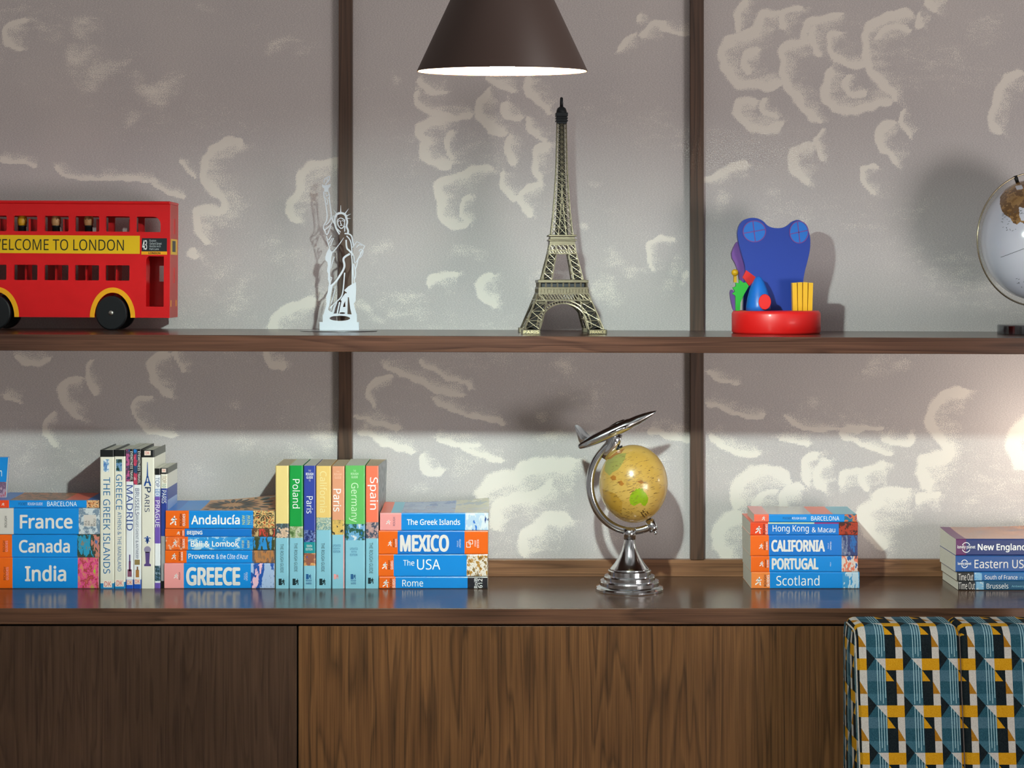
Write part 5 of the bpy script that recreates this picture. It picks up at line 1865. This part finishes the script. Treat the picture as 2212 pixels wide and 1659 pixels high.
def plate(name, pts, y0, y1, mtl, bev=0.002, holes=(), par=toy):
    b = MB()
    b.prism([[(TX(x, y0), TZc(y, y0)) for x, y in pts]] + [[(TX(x, y0), TZc(y, y0)) for x, y in h] for h in holes], y0, y1, mtl)
    return b.build(name, par, bevel=bev)


def smooth_poly(pts, n=2):
    for _ in range(n):
        q = []
        for i in range(len(pts)):
            a, c = pts[i], pts[(i + 1) % len(pts)]
            q += [(a[0] * .75 + c[0] * .25, a[1] * .75 + c[1] * .25), (a[0] * .25 + c[0] * .75, a[1] * .25 + c[1] * .75)]
        pts = q
    return pts


bot = 1348
ybp = -0.150
bp_ = plate('arched_back', smooth_poly([(250, 640), (243, 540), (280, 455), (350, 418), (430, 416), (500, 445), (545, 500), (610, 520), (680, 520), (740, 500), (790, 450), (860, 430), (930, 490), (966, 580), (972, 690), (955, 800), (900, 1000), (890, 1200), (890, bot), (880, bot), (310, bot), (300, bot), (310, 1100), (330, 920), (290, 790)]), ybp, ybp + 0.016, TBLUE, 0.003)
for cx, cy, rx, ry in ((412, 552, 112, 104), (856, 560, 92, 108)):
    b = MB()
    b.prism([[(TX(x, ybp), TZc(y, ybp)) for x, y in circle_pts(cx, cy, rx, ry, 40)]], ybp - 0.0006, ybp + 0.0004, TLB)
    b.ribbon([(TX(x, ybp), TZc(y, ybp)) for x, y in circle_pts(cx, cy, rx, ry, 40)] + [(TX(cx + rx, ybp), TZc(cy, ybp))], 9 * md_ / 4.6, ybp - 0.0014, ybp, TPUR)
    b.ribbon([(TX(cx - rx, ybp), TZc(cy + 20, ybp)), (TX(cx + rx, ybp), TZc(cy - 20, ybp))], 9 * md_ / 4.6, ybp - 0.0012, ybp, TPUR)
    b.ribbon([(TX(cx - 15, ybp), TZc(cy - ry, ybp)), (TX(cx + 10, ybp), TZc(cy + ry, ybp))], 9 * md_ / 4.6, ybp - 0.0012, ybp, TPUR)
    b.build('round_window', bp_)
plate('purple_wing', smooth_poly([(255, 640), (215, 690), (178, 795), (235, 890), (262, 1000), (275, 1130), (330, 1130), (340, 900), (300, 760)], 1), -0.134, -0.116, TPUR)
plate('purple_leaf', smooth_poly([(168, 1140), (200, 1128), (225, 1200), (240, bot), (205, bot), (178, 1240)], 1), -0.176, -0.164, TPUR)
plate('green_leaf', [(195, 1172), (222, 1150), (198, 1112), (232, 1098), (228, 1062), (262, 1070), (262, 1030), (300, 1062), (330, 1060), (358, 1096), (310, 1180), (275, 1260), (268, bot), (228, bot), (226, 1195)], -0.190, -0.178, TGR, 0.0015)
plate('red_block', [(298, 1010), (332, 938), (432, 1012), (365, 1096)], -0.176, -0.166, TRED)
b = MB()
zmh = TZc(1000, -0.19) - zt1
b.lathe([(0.0195, -0.001), (0.0192, zmh * 0.12), (0.0172, zmh * 0.36), (0.0138, zmh * 0.60), (0.0094, zmh * 0.80), (0.0048, zmh * 0.95), (0.0001, zmh)], (TX(452, -0.19), -0.19, zt1 + 0.001), TLB, 40, True, Matrix.Diagonal(Vector((1.15, 1.3, 1))).to_3x3())
b.build('blue_mound', toy)
b = MB()
b.lathe([(0.0105, -0.0015), (0.0112, 0), (0.0105, 0.0015)], (0, 0, 0), TRED, 32, False, Matrix.Rotation(PI / 2, 3, 'X') @ Matrix.Diagonal(Vector((1, 1.25, 1))).to_3x3())
b.v = [(v[0] + TX(515, -0.22), v[1] - 0.222, v[2] + zt1 + 0.0165) for v in b.v]
b.build('red_disc', toy)
b = MB()
for i in range(4):
    x0 = 796 + i * 49
    lean = (i - 1.5) * 5
    b.prism([[(TX(x0, -0.18), TZc(bot, -0.18)), (TX(x0 + 44, -0.18), TZc(bot, -0.18)), (TX(x0 + 45 + lean, -0.18), TZc(1066 - 8 * math.sin(PI * (i + 0.8) / 4), -0.18)), (TX(x0 + lean, -0.18), TZc(1066 - 8 * math.sin(PI * (i + 0.2) / 4), -0.18))]], -0.182, -0.166, TYE)
b.box((TX(800, -0.16), -0.168, zt1), (TX(985, -0.16), -0.150, TZc(1100, -0.16)), TYE)
b.build('yellow_crate', toy, bevel=0.0015)
b = MB()
b.ball((TX(245), -0.140, TZc(962)), 0.0065, TYE, 20, 12)
b.box((TX(235), -0.141, TZc(1060)), (TX(262), -0.128, TZc(960)), TYE)
b.build('yellow_knob', toy)


# ------------------------------------------------------------------ globes
def in_poly(x, y, poly):
    c = False
    j = len(poly) - 1
    for i in range(len(poly)):
        (xi, yi), (xj, yj) = poly[i], poly[j]
        if (yi > y) != (yj > y) and x < (xj - xi) * (y - yi) / (yj - yi) + xi:
            c = not c
        j = i
    return c


def map_ball(c, rx, rz, base, lands, yc, jitter=0.35, seg=460, ring=320):
    """ball whose countries are outlined as they appear from the front"""
    b = MB()
    vs, fs = [], []
    for i in range(ring + 1):
        t = PI * i / ring
        for j in range(seg):
            a = 2 * PI * j / seg
            vs.append((c[0] + rx * math.sin(t) * math.cos(a), c[1] + rx * math.sin(t) * math.sin(a), c[2] - rz * math.cos(t)))
    b.raw(vs, [], base, True)
    slots = [(poly, b.slot(m)) for poly, m in lands]
    rnd = random.Random(3)
    for i in range(ring):
        for j in range(seg):
            f = (i * seg + j, i * seg + (j + 1) % seg, (i + 1) * seg + (j + 1) % seg, (i + 1) * seg + j)
            s = 0
            x, y, z = vs[f[0]]
            if y < c[1]:
                m = m_at(y)
                px, py = x / m + 1106 + rnd.uniform(-jitter, jitter), 600 - (z - CAMH) / m + rnd.uniform(-jitter, jitter)
                for poly, sl in slots:
                    if in_poly(px, py, poly):
                        s = sl
            b.f.append(f)
            b.mi.append(s)
            b.sm.append(True)
    return b


def dashes(b, c, rx, rz, spots, m, seed=1):
    """tiny printed place names lying on the ball: (px, py, length px, tilt)"""
    for px, py, ln, tilt, w in spots:
        pts = []
        for sgn in (-1, 1):
            qx, qy = px + sgn * ln / 2 * math.cos(tilt), py + sgn * ln / 2 * math.sin(tilt)
            for ww in (-w / 2, w / 2):
                ex, ey = qx - ww * math.sin(tilt), qy + ww * math.cos(tilt)
                y = c[1] - rx
                for _ in range(5):
                    k = m_at(y)
                    X, Z = (ex - 1106) * k, CAMH - (ey - 600) * k
                    r2 = ((X - c[0]) / rx) ** 2 + ((Z - c[2]) / rz) ** 2
                    if r2 > 0.96:
                        break
                    y = c[1] - rx * math.sqrt(1 - r2)
                else:
                    nrm = Vector((X - c[0], y - c[1], (Z - c[2]) * (rx / rz) ** 2)).normalized()
                    pts.append(Vector((X, y, Z)) + nrm * 0.0003)
        if len(pts) == 4:
            b.face([pts[0], pts[1], pts[3], pts[2]], m)


CHROME = mat('polished_aluminium', (214, 216, 220), 0.13, 1.0)
yg = -0.167
mg = m_at(yg)
xs0 = PX(1360, yg)
gl = thing('desk_globe', 'small yellow desk globe in a chrome arm with an aeroplane on top', 'globe', (xs0, yg, 0.0))
GZ = lambda p: PZ(p, yg)
b = MB()
w = lambda p: p * mg
prof = [(w(73.5), 0), (w(74), 0.001), (w(74), GZ(1266) - 0.003), (w(72), GZ(1264) - 0.002), (w(64.5), GZ(1263)), (w(64.5), GZ(1256)), (w(63), GZ(1253)), (w(55.5), GZ(1252.5)), (w(55.5), GZ(1245)), (w(54), GZ(1242.5)), (w(46.5), GZ(1242)), (w(46.5), GZ(1232)), (w(45), GZ(1230)),
        (w(40), GZ(1226)), (w(32), GZ(1216)), (w(24), GZ(1203)), (w(17), GZ(1188)), (w(12.5), GZ(1172)), (w(11), GZ(1162)), (w(10.5), GZ(1150))]
# keep the steps crisp: double the corners
pr2 = []
for i, p in enumerate(prof):
    pr2.append(p)
b.lathe(pr2[:13], (xs0, yg, 0), CHROME, 96, False)
b.lathe([(w(45), GZ(1230.2))] + pr2[13:], (xs0, yg, 0), CHROME, 96, True)
b.build('stepped_stand', gl)
gc = (PX(1368, yg), yg, GZ(1045))
GRX, GRZ = 74 * mg, 84 * mg
b = MB()
pts, rad = [], []
for i in range(41):
    a = math.radians(113 + (301 - 113) * i / 40)
    R_ = 91 + 3 * math.sin(PI * i / 40)
    pts.append(Vector((gc[0] + R_ * math.cos(a) * mg, yg, gc[2] + R_ * 1.105 * math.sin(a) * mg)))
    rad.append(mg * (7.6 + 1.2 * math.sin(PI * i / 40) + (4.5 * max(0, (5 - i) / 5))))
b.tube(pts, rad, CHROME, 20, True, flat=0.8)
b.build('arm', gl)
b = MB()
# bracket carrying the plane, collar on the stand and boss at the lower pivot
qp = lambda px, py: Vector((PX(px, yg), yg, GZ(py)))
b.tube([qp(1303, 990), qp(1311, 976), qp(1322, 962), qp(1327, 948), qp(1331, 935)], [w(8.5), w(12), w(16), w(15), w(14)], CHROME, 24, True, flat=0.62)
b.build('bracket', gl)
b = MB()
b.tube([qp(1360, 1165), qp(1360, 1140)], [w(13), w(15)], CHROME, 20)
b.build('arm_collar', gl)
b = MB()
b.tube([qp(1403, 1122), qp(1410, 1140), qp(1413, 1146)], [w(10), w(11), w(10)], CHROME, 20)
b.build('pivot_boss', gl)
b = MB()
b.tube([qp(1412, 1142), qp(1417, 1154)], [w(3), w(3)], CHROME, 12)
b.tube([qp(1415.5, 1149), qp(1417, 1153)], [w(4.6), w(4.6)], CHROME, 12)
b.build('pivot_screw', gl)
b = MB()
b.tube([qp(1398, 1115), qp(1405, 1130)], [w(5.5), w(6)], mat('pivot_black', (16, 16, 18), 0.4), 16)
b.build('pivot_bush', gl)
b = MB()
b.tube([qp(1336, 966), qp(1342, 978)], [w(9), w(6)], mat('pivot_black', (16, 16, 18), 0.4), 16)
b.build('pivot_bush', gl)
cc = lambda pts: [(1220 + x / 3.86, 870 + y / 3.86) for x, y in pts]
OCH = noisy('globe_ochre', (194, 154, 72), (206, 168, 90), 25, 0.25, 0, 0.4)
AUS = mat('globe_lime', (140, 170, 24), 0.25, 0, 0.6)
PALEG = mat('globe_pale_green', (158, 154, 84), 0.25, 0, 0.6)
ORNG = mat('globe_orange', (172, 112, 42), 0.25, 0, 0.6)
AMB = mat('globe_amber', (188, 144, 56), 0.25, 0, 0.6)
b = map_ball(gc, GRX, GRZ, OCH, [
    (cc([(330, 570), (338, 500), (380, 450), (440, 428), (510, 420), (500, 470), (470, 520), (440, 560), (400, 580), (370, 610)]), PALEG),
    (cc([(350, 470), (390, 440), (440, 400), (500, 380), (470, 420), (420, 440), (380, 470)]), ORNG),
    (cc([(375, 625), (400, 605), (425, 615), (425, 645), (395, 650)]), ORNG),
    (cc([(440, 660), (470, 650), (495, 680), (470, 695), (450, 680)]), ORNG),
    (cc([(600, 660), (635, 645), (660, 665), (640, 680)]), ORNG),
    (cc([(310, 720), (420, 760), (480, 830), (470, 930), (380, 880), (320, 800)]), AMB),
    (cc([(545, 775), (562, 742), (580, 738), (592, 716), (606, 722), (622, 712), (634, 728), (642, 706), (656, 740), (680, 762), (693, 795), (690, 832), (668, 862), (650, 860), (632, 836), (604, 846), (578, 862), (548, 848), (536, 812)]), AUS)], yg)
ball = b.build('map_ball', gl)
rnd = random.Random(8)
spots = []
for k in range(330):
    px, py = rnd.uniform(1298, 1440), rnd.uniform(975, 1125)
    if rnd.random() < 0.4:
        px, py = rnd.gauss(1372, 26), rnd.gauss(1040, 24)
    spots.append((px, py, rnd.choice((2.5, 4, 6, 8)), -0.22 + rnd.uniform(-0.15, 0.1), rnd.uniform(0.4, 0.75)))
for k in range(16):
    spots.append((rnd.uniform(1310, 1430), rnd.uniform(985, 1120), rnd.uniform(14, 26), rnd.choice((-0.7, 0.6, -0.5)), 0.35))
for p in cc([(640, 920), (655, 905), (650, 935), (675, 930), (690, 915), (660, 945)]):
    spots.append((p[0], p[1], 6, 1.0, 2.4))
b = MB()
dashes(b, gc, GRX, GRZ, spots, mat('globe_print_brown', (104, 76, 34), 0.4))
b.build('map_lettering', ball)
# the aeroplane on the bracket: part of the globe
tail, nose = qp(1249.5, 966), qp(1419, 888)
axis = (nose - tail)
L = axis.length
axis.normalize()
upv = Vector((-axis.z, 0, axis.x))
A = lambda t, u=0, s=0: tail + axis * (t * L) + upv * w(u) + Vector((0, w(s), 0))
b = MB()
ts = [0, 0.015, 0.05, 0.12, 0.22, 0.34, 0.46, 0.58, 0.645, 0.665, 0.76, 0.86, 0.93, 0.98, 1.0]
rs = [4.0, 5.5, 7.4, 9.8, 11.6, 12.6, 12.9, 12.6, 12.2, 11.0, 10.2, 7.8, 5.2, 2.3, 0.3]
b.tube([A(t, 0.0) for t in ts], [w(r) for r in rs], CHROME, 28, True, flat=1.0)
fus = b.build('aeroplane', gl)
b = MB()
b.tube([A(t, u) for t, u in ((0.34, 6.5), (0.42, 8.5), (0.52, 9.5), (0.60, 9), (0.655, 7.5))], [w(r) for r in (1.5, 4.5, 6, 5.5, 1.5)], CHROME, 20, True, flat=0.7)
b.build('cockpit', fus)
b = MB()
fin = [(1241, 919.5), (1245, 917.5), (1250, 919), (1257, 924), (1267, 934), (1281, 947), (1276, 956), (1255, 962), (1250, 952)]
mid = Vector((PX(1257, yg), yg, GZ(945)))
for s_ in (-1, 1):
    rim = [Vector((PX(x, yg), yg + s_ * w(0.5), GZ(y))) for x, y in fin]
    half_ = [mid + (p - mid) * 0.55 + Vector((0, s_ * w(2.2), 0)) for p in rim]
    top_ = mid + Vector((0, s_ * w(3.0), 0))
    n_ = len(rim)
    b.raw(rim + half_ + [top_], [(i, (i + 1) % n_, n_ + (i + 1) % n_, n_ + i) for i in range(n_)] + [(n_ + i, n_ + (i + 1) % n_, 2 * n_) for i in range(n_)], CHROME, True)
b.raw([Vector((PX(x, yg), yg + s_ * w(0.5), GZ(y))) for s_ in (-1, 1) for x, y in fin], [(i, (i + 1) % len(fin), len(fin) + (i + 1) % len(fin), len(fin) + i) for i in range(len(fin))], CHROME)
b.build('tail_fin', fus)
for s in (-1, 1):
    b = MB()
    r0 = [A(0.34, -2, s * 9), A(0.54, -2, s * 9)]
    r1 = [A(0.38, 1, s * 36), A(0.48, 1, s * 36)]
    vs = []
    for (a, c), th in ((r0, 2.6), (r1, 1.0)):
        mid = (a + c) / 2
        vs += [a, mid + upv * w(th), c, mid - upv * w(th)]
    b.raw(vs, [(0, 1, 2, 3), (7, 6, 5, 4), (0, 4, 5, 1), (1, 5, 6, 2), (2, 6, 7, 3), (3, 7, 4, 0)], CHROME)
    b.build('wing', fus, bevel=0.0006)
    b = MB()
    b.tube([A(0.36, -1, s * 17), A(0.42, -1, s * 17), A(0.56, -1, s * 17), A(0.62, -1, s * 17)], [w(1.5), w(4.2), w(4.6), w(1.2)], CHROME, 16)
    b.build('engine', fus)
    b = MB()
    r0 = [A(0.05, -1, s * 4), A(0.17, -1, s * 4)]
    r1 = [A(0.07, -1, s * 26), A(0.12, -1, s * 26)]
    vs = []
    for (a, c), th in ((r0, 2.0), (r1, 1.0)):
        mid = (a + c) / 2
        vs += [a, mid + upv * w(th), c, mid - upv * w(th)]
    b.raw(vs, [(0, 1, 2, 3), (7, 6, 5, 4), (0, 4, 5, 1), (1, 5, 6, 2), (2, 6, 7, 3), (3, 7, 4, 0)], CHROME)
    b.build('tailplane', fus, bevel=0.0005)

# white globe at the end of the shelf
yw = -0.175
mw_ = m_at(yw)
xw = PX(2240, yw)
zw0 = shelf_z(xw)
ICE = noisy('globe_white', (206, 206, 222), (214, 214, 228), 12, 0.16, 0, 0.7)
LAND = photo('globe_tan', [(136, 98, 54), (158, 118, 70), (112, 78, 42), (170, 134, 86)], 40, 71, rough=0.25, coat=0.6)
wg = thing('table_globe', 'white table globe with tan land in a thin metal ring at the shelf end', 'globe', (xw, yw, zw0))
b = MB()
b.lathe([(83 * mw_, 0), (83.5 * mw_, 0.001), (83.5 * mw_, 0.0155), (82 * mw_, 0.0175), (6 * mw_, 0.0195)], (xw, yw, zw0), mat('dark_chrome', (120, 120, 124), 0.12, 1.0), 96, False)
b.lathe([(5 * mw_, 0.0195), (4.5 * mw_, PZ(664, yw) - zw0)], (xw, yw, zw0), CHROME, 24)
b.build('round_base', wg)
cw = (xw, yw, PZ(517, yw))
b = map_ball(cw, 118 * mw_, 132 * mw_, ICE, [([(2159, 440), (2160, 425), (2172, 408), (2186, 396), (2205, 392), (2240, 388), (2290, 400), (2320, 450), (2280, 470), (2225, 485), (2212, 484), (2203, 480), (2196, 486), (2188, 482), (2182, 472), (2172, 466), (2164, 458)], LAND),
                                               ([(2200, 447), (2212, 450), (2230, 460), (2224, 474), (2206, 478), (2201, 466)], ICE), ([(2192, 402), (2206, 400), (2210, 408), (2196, 411)], ICE)], yw, 0.4)
ball = b.build('map_ball', wg)
rnd = random.Random(5)
spots = []
for cx, cy, n in ((2170, 465, 14), (2180, 492, 10), (2130, 545, 12), (2170, 595, 16), (2195, 610, 12), (2150, 580, 6), (2205, 460, 10), (2160, 478, 5), (2126, 506, 5)):
    for k in range(n):
        spots.append((rnd.gauss(cx, 6), rnd.gauss(cy, 6), rnd.uniform(2, 4.5), rnd.choice((-0.35, -0.35, 1.2)), 0.9))
for k in range(13):
    spots.append((2133 + k * 6.6, 567 - k * 2.5, 7.2, -0.36, 0.9))
b = MB()
dashes(b, cw, 118 * mw_, 132 * mw_, spots, mat('globe_print_grey', (74, 78, 86), 0.4))
b.build('map_lettering', ball)
b = MB()
ring_m = mat('ring_metal', (176, 164, 140), 0.22, 1.0)
tl = math.radians(23)
pts = []
for i in range(96):
    a = 2 * PI * i / 96
    pts.append(Vector((xw + 129 * mw_ * math.cos(a), yw, cw[2] + 144.5 * mw_ * math.sin(a))))
b.tube(pts, 1.9 * mw_, ring_m, 10, True, flat=1.6, closed=True)
b.build('meridian_ring', wg)
b = MB()
ca = math.radians(111)
e0 = Vector((xw + 131 * mw_ * math.cos(ca), yw, cw[2] + 147 * mw_ * math.sin(ca)))
e1 = Vector((xw + 117 * mw_ * math.cos(ca), yw, cw[2] + 131 * mw_ * math.sin(ca)))
b.tube([e0, e1], [4.5 * mw_, 4.0 * mw_], mat('pivot_black', (16, 16, 18), 0.4), 14)
b.build('pivot_cap', wg)

# ------------------------------------------------------------------ patterned seat
FAB = {}


def fab(n, c):
    if n not in FAB:
        c = tuple(v * 1.03 for v in c)
        m = noisy('weave_' + n, tuple(max(0, v - 14) for v in c), tuple(min(255, v + 10) for v in c), 900, 0.95, 0, 0, 0.35)
        m.node_tree.nodes['Principled BSDF'].inputs['Specular IOR Level'].default_value = 0.1
        FAB[n] = m
    return FAB[n]


F_T1, F_T2, F_T3 = fab('teal', (44, 76, 90)), fab('deep_teal', (28, 60, 73)), fab('slate_teal', (53, 78, 92))
F_K, F_W, F_Y, F_O, F_L = fab('ink', (12, 18, 22)), fab('chalk', (156, 147, 143)), fab('mustard', (160, 112, 16)), fab('ochre', (130, 85, 18)), fab('thread', (134, 158, 166))
TILE = [([(0, 0), (.235, 0), (0, .25)], F_K), ([(.235, 0), (.52, .25), (0, .25)], F_T2), ([(.235, 0), (.52, 0), (.52, .25)], F_W), ([(.52, 0), (1, 0), (1, .25), (.52, .25)], F_Y),
        ([(0, .25), (.52, .25), (.52, .485), (0, .485)], F_T3), ([(.52, .25), (.74, .485), (.52, .485)], F_Y), ([(.52, .25), (.805, .25), (.805, .485), (.74, .485)], F_K), ([(.805, .25), (1, .25), (1, .485), (.805, .485)], F_W),
        ([(0, .485), (.52, .485), (.52, .755), (0, .755)], F_T2), ([(.52, .485), (.805, .485), (.805, 1), (.52, 1)], F_K), ([(.805, .485), (1, .485), (1, .755)], F_W), ([(.805, .485), (1, .755), (.805, .755)], F_O),
        ([(.805, .755), (1, .755), (1, 1), (.805, 1)], F_W), ([(0, .79), (.235, 1), (0, 1)], F_K), ([(0, .755), (.52, .755), (.52, 1), (.235, 1), (0, .79)], F_T1)]
LINES = [(.275, .02, .98), (.345, .10, .90), (.415, .17, .96), (.485, .24, .84)]


def clip(poly, ax, lim, keep_less):
    out = []
    n = len(poly)
    for i in range(n):
        a, c = poly[i], poly[(i + 1) % n]
        ia = (a[ax] <= lim) if keep_less else (a[ax] >= lim)
        ic = (c[ax] <= lim) if keep_less else (c[ax] >= lim)
        if ia:
            out.append(a)
        if ia != ic:
            t = (lim - a[ax]) / (c[ax] - a[ax])
            out.append((a[0] + (c[0] - a[0]) * t, a[1] + (c[1] - a[1]) * t))
    return out


def weave(b, fn, ua, ub, va, vb, u0, v0, pu, pv, us, vs_):
    """lay the woven repeat over the rectangle ua..ub, va..vb of a surface fn(u, v, lift)"""
    items = []
    for i in range(int((ua - u0) // pu), int((ub - u0) // pu) + 1):
        for j in range(int((va - v0) // pv), int((vb - v0) // pv) + 1):
            tr = lambda p: (u0 + (i + p[0]) * pu, v0 + (j + p[1]) * pv)
            for poly, m in TILE:
                items.append(([tr(p) for p in poly], m, 0.0))
            for x, y0, y1 in LINES:
                items.append(([tr(p) for p in ((x, y0), (x + .018, y0), (x + .018, y1), (x, y1))], F_L, 0.0004))
    for poly, m, lift in items:
        for ax_, lim, less in ((0, ua, False), (0, ub, True), (1, va, False), (1, vb, True)):
            poly = clip(poly, ax_, lim, less) if poly else poly
        if len(poly) < 3:
            continue
        v_lo, v_hi = min(p[1] for p in poly), max(p[1] for p in poly)
        u_lo, u_hi = min(p[0] for p in poly), max(p[0] for p in poly)
        k0, k1 = int(v_lo // vs_), int(v_hi // vs_)
        for k in range(k0, k1 + 1):
            q = clip(clip(poly, 1, k * vs_, False), 1, (k + 1) * vs_, True) if k1 > k0 else poly
            if len(q) < 3:
                continue
            h0, h1 = int(u_lo // us), int(u_hi // us)
            for h in range(h0, h1 + 1):
                r = clip(clip(q, 0, h * us, False), 0, (h + 1) * us, True) if h1 > h0 else q
                if len(r) >= 3:
                    b.face([fn(p[0], p[1], lift) for p in r], m, True)


AN = math.radians(10)
RR = 0.026
P0 = Vector((-0.546, -0.0175))           # (y, z) where the front starts to roll over the top
NV = Vector((-math.cos(AN), math.sin(AN)))
CC = P0 - NV * RR
FLAT = 0.064
ARC = RR * (PI / 2 - AN)
ZT = CC.y + RR


def prof_yz(v):
    if v >= 0:
        return P0 + Vector((-math.sin(AN), -math.cos(AN))) * v
    t = -v
    if t < ARC:
        ph = (PI - AN) - t / RR
        return CC + Vector((math.cos(ph), math.sin(ph))) * RR
    t -= ARC
    if t < FLAT:
        return Vector((CC.x + t, ZT))
    t -= FLAT
    ph = PI / 2 - min(t / RR, PI / 2)
    q = Vector((CC.x + FLAT, CC.y)) + Vector((math.cos(ph), math.sin(ph))) * RR
    if t > RR * PI / 2:
        q = q - Vector((0, t - RR * PI / 2))
    return q


def nrm_yz(v):
    a, c = prof_yz(v + 1e-4), prof_yz(v - 1e-4)
    d = (c - a).normalized()
    return Vector((-d.y, d.x)) if v >= 0 else Vector((-d.y, d.x))


XL, XM, XR = 0.5585, 0.7290, 0.905
PU, PV, U0, V0 = 0.0588, 0.0742, 0.5745, 0.0290
seat = thing('upholstered_seat', 'upholstered seat back in teal, mustard, black and white geometric weave', 'seat', ((XL + XR) / 2, -0.6, -0.86))
for xa, xb_ in ((XL, XM), (XM, XR)):
    def fn(u, v, lift, xa=xa, xb_=xb_):
        p = prof_yz(v)
        n = nrm_yz(v)
        e = min(u - xa, xb_ - u)
        rnd_ = 0.012 * (1 - math.sqrt(max(0.0, 1 - (1 - min(1, max(0, e) / 0.014)) ** 2)))
        k = lift - rnd_
        return Vector((u, p.x + n.x * k, p.y + n.y * k))
    b = MB()
    weave(b, fn, xa, xb_, -(ARC + FLAT + 0.05), 0.44, U0, V0, PU, PV, 0.0035 if False else 0.006, 0.006)
    b.build('back_panel', seat)
# left flank of the back, following its outline
b = MB()


def flank(u, v, lift, X=XL):
    # u runs from front (0) to back (0.118); v down from the crest
    z = ZT - 0.0005 - v
    yfz = P0.x - math.tan(AN) * (P0.y - z) if z < P0.y else CC.x - math.sqrt(max(0, RR * RR - max(0, z - CC.y) ** 2)) if z > CC.y else P0.x + 0.0
    ybz = CC.x + FLAT + (math.sqrt(max(0, RR * RR - (z - CC.y) ** 2)) if z > CC.y else RR)
    s = u / 0.118
    bul = 0.003 * math.sin(PI * min(1, max(0, s))) * min(1.0, v / 0.05) - 0.002 * (1 - min(1.0, v / 0.03))
    return Vector((X - bul - lift, yfz + 0.008 + (ybz - yfz - 0.010) * s, z))


weave(b, flank, 0.0, 0.118, 0.010, 0.455, -0.02, 0.032, PU, PV, 0.02, 0.006)
b.build('side_panel', seat)
b = MB()
for X, dm in ((XL, 0.0), (XM, 0.010)):
    pts = []
    for i in range(60):
        v = -(ARC + FLAT) + i * (ARC + FLAT + 0.42) / 59
        p, n = prof_yz(v), nrm_yz(v)
        k = -0.009 if dm == 0 else -0.0105
        pts.append((X + (0.001 if dm == 0 else 0), p.x + n.x * k, p.y + n.y * k))
    b.tube(pts, 0.0015 if dm == 0 else 0.0011, F_W, 8)
b.build('piping', seat)
b = MB()
b.box((XL + 0.004, CC.x + 0.02, ZT - 0.44), (XR - 0.004, CC.x + FLAT + RR - 0.002, ZT - 0.03), F_K)
b.build('back_core', seat)
b = MB()


def cush(u, v, lift):
    return Vector((u, -0.70 - v, -0.395 + lift))


weave(b, cush, XL - 0.002, XR, -0.14, 0.36, U0, V0, PU, PV, 0.1, 0.1)
b.box((XL - 0.002, -1.06, -0.47), (XR, -0.56, -0.3955), F_T2)
b.build('seat_cushion', seat)
for x in (XL + 0.03, XR - 0.03):
    for y in (-1.02, -0.50):
        b = MB()
        b.bar((x, y, -0.86), (x, y, -0.47), 0.026, DARKGAP, 0.038)
        b.build('leg', seat)
b = MB()
b.box((XL + 0.01, -1.03, -0.50), (XR - 0.01, -0.48, -0.469), DARKGAP)
b.build('seat_frame', seat)
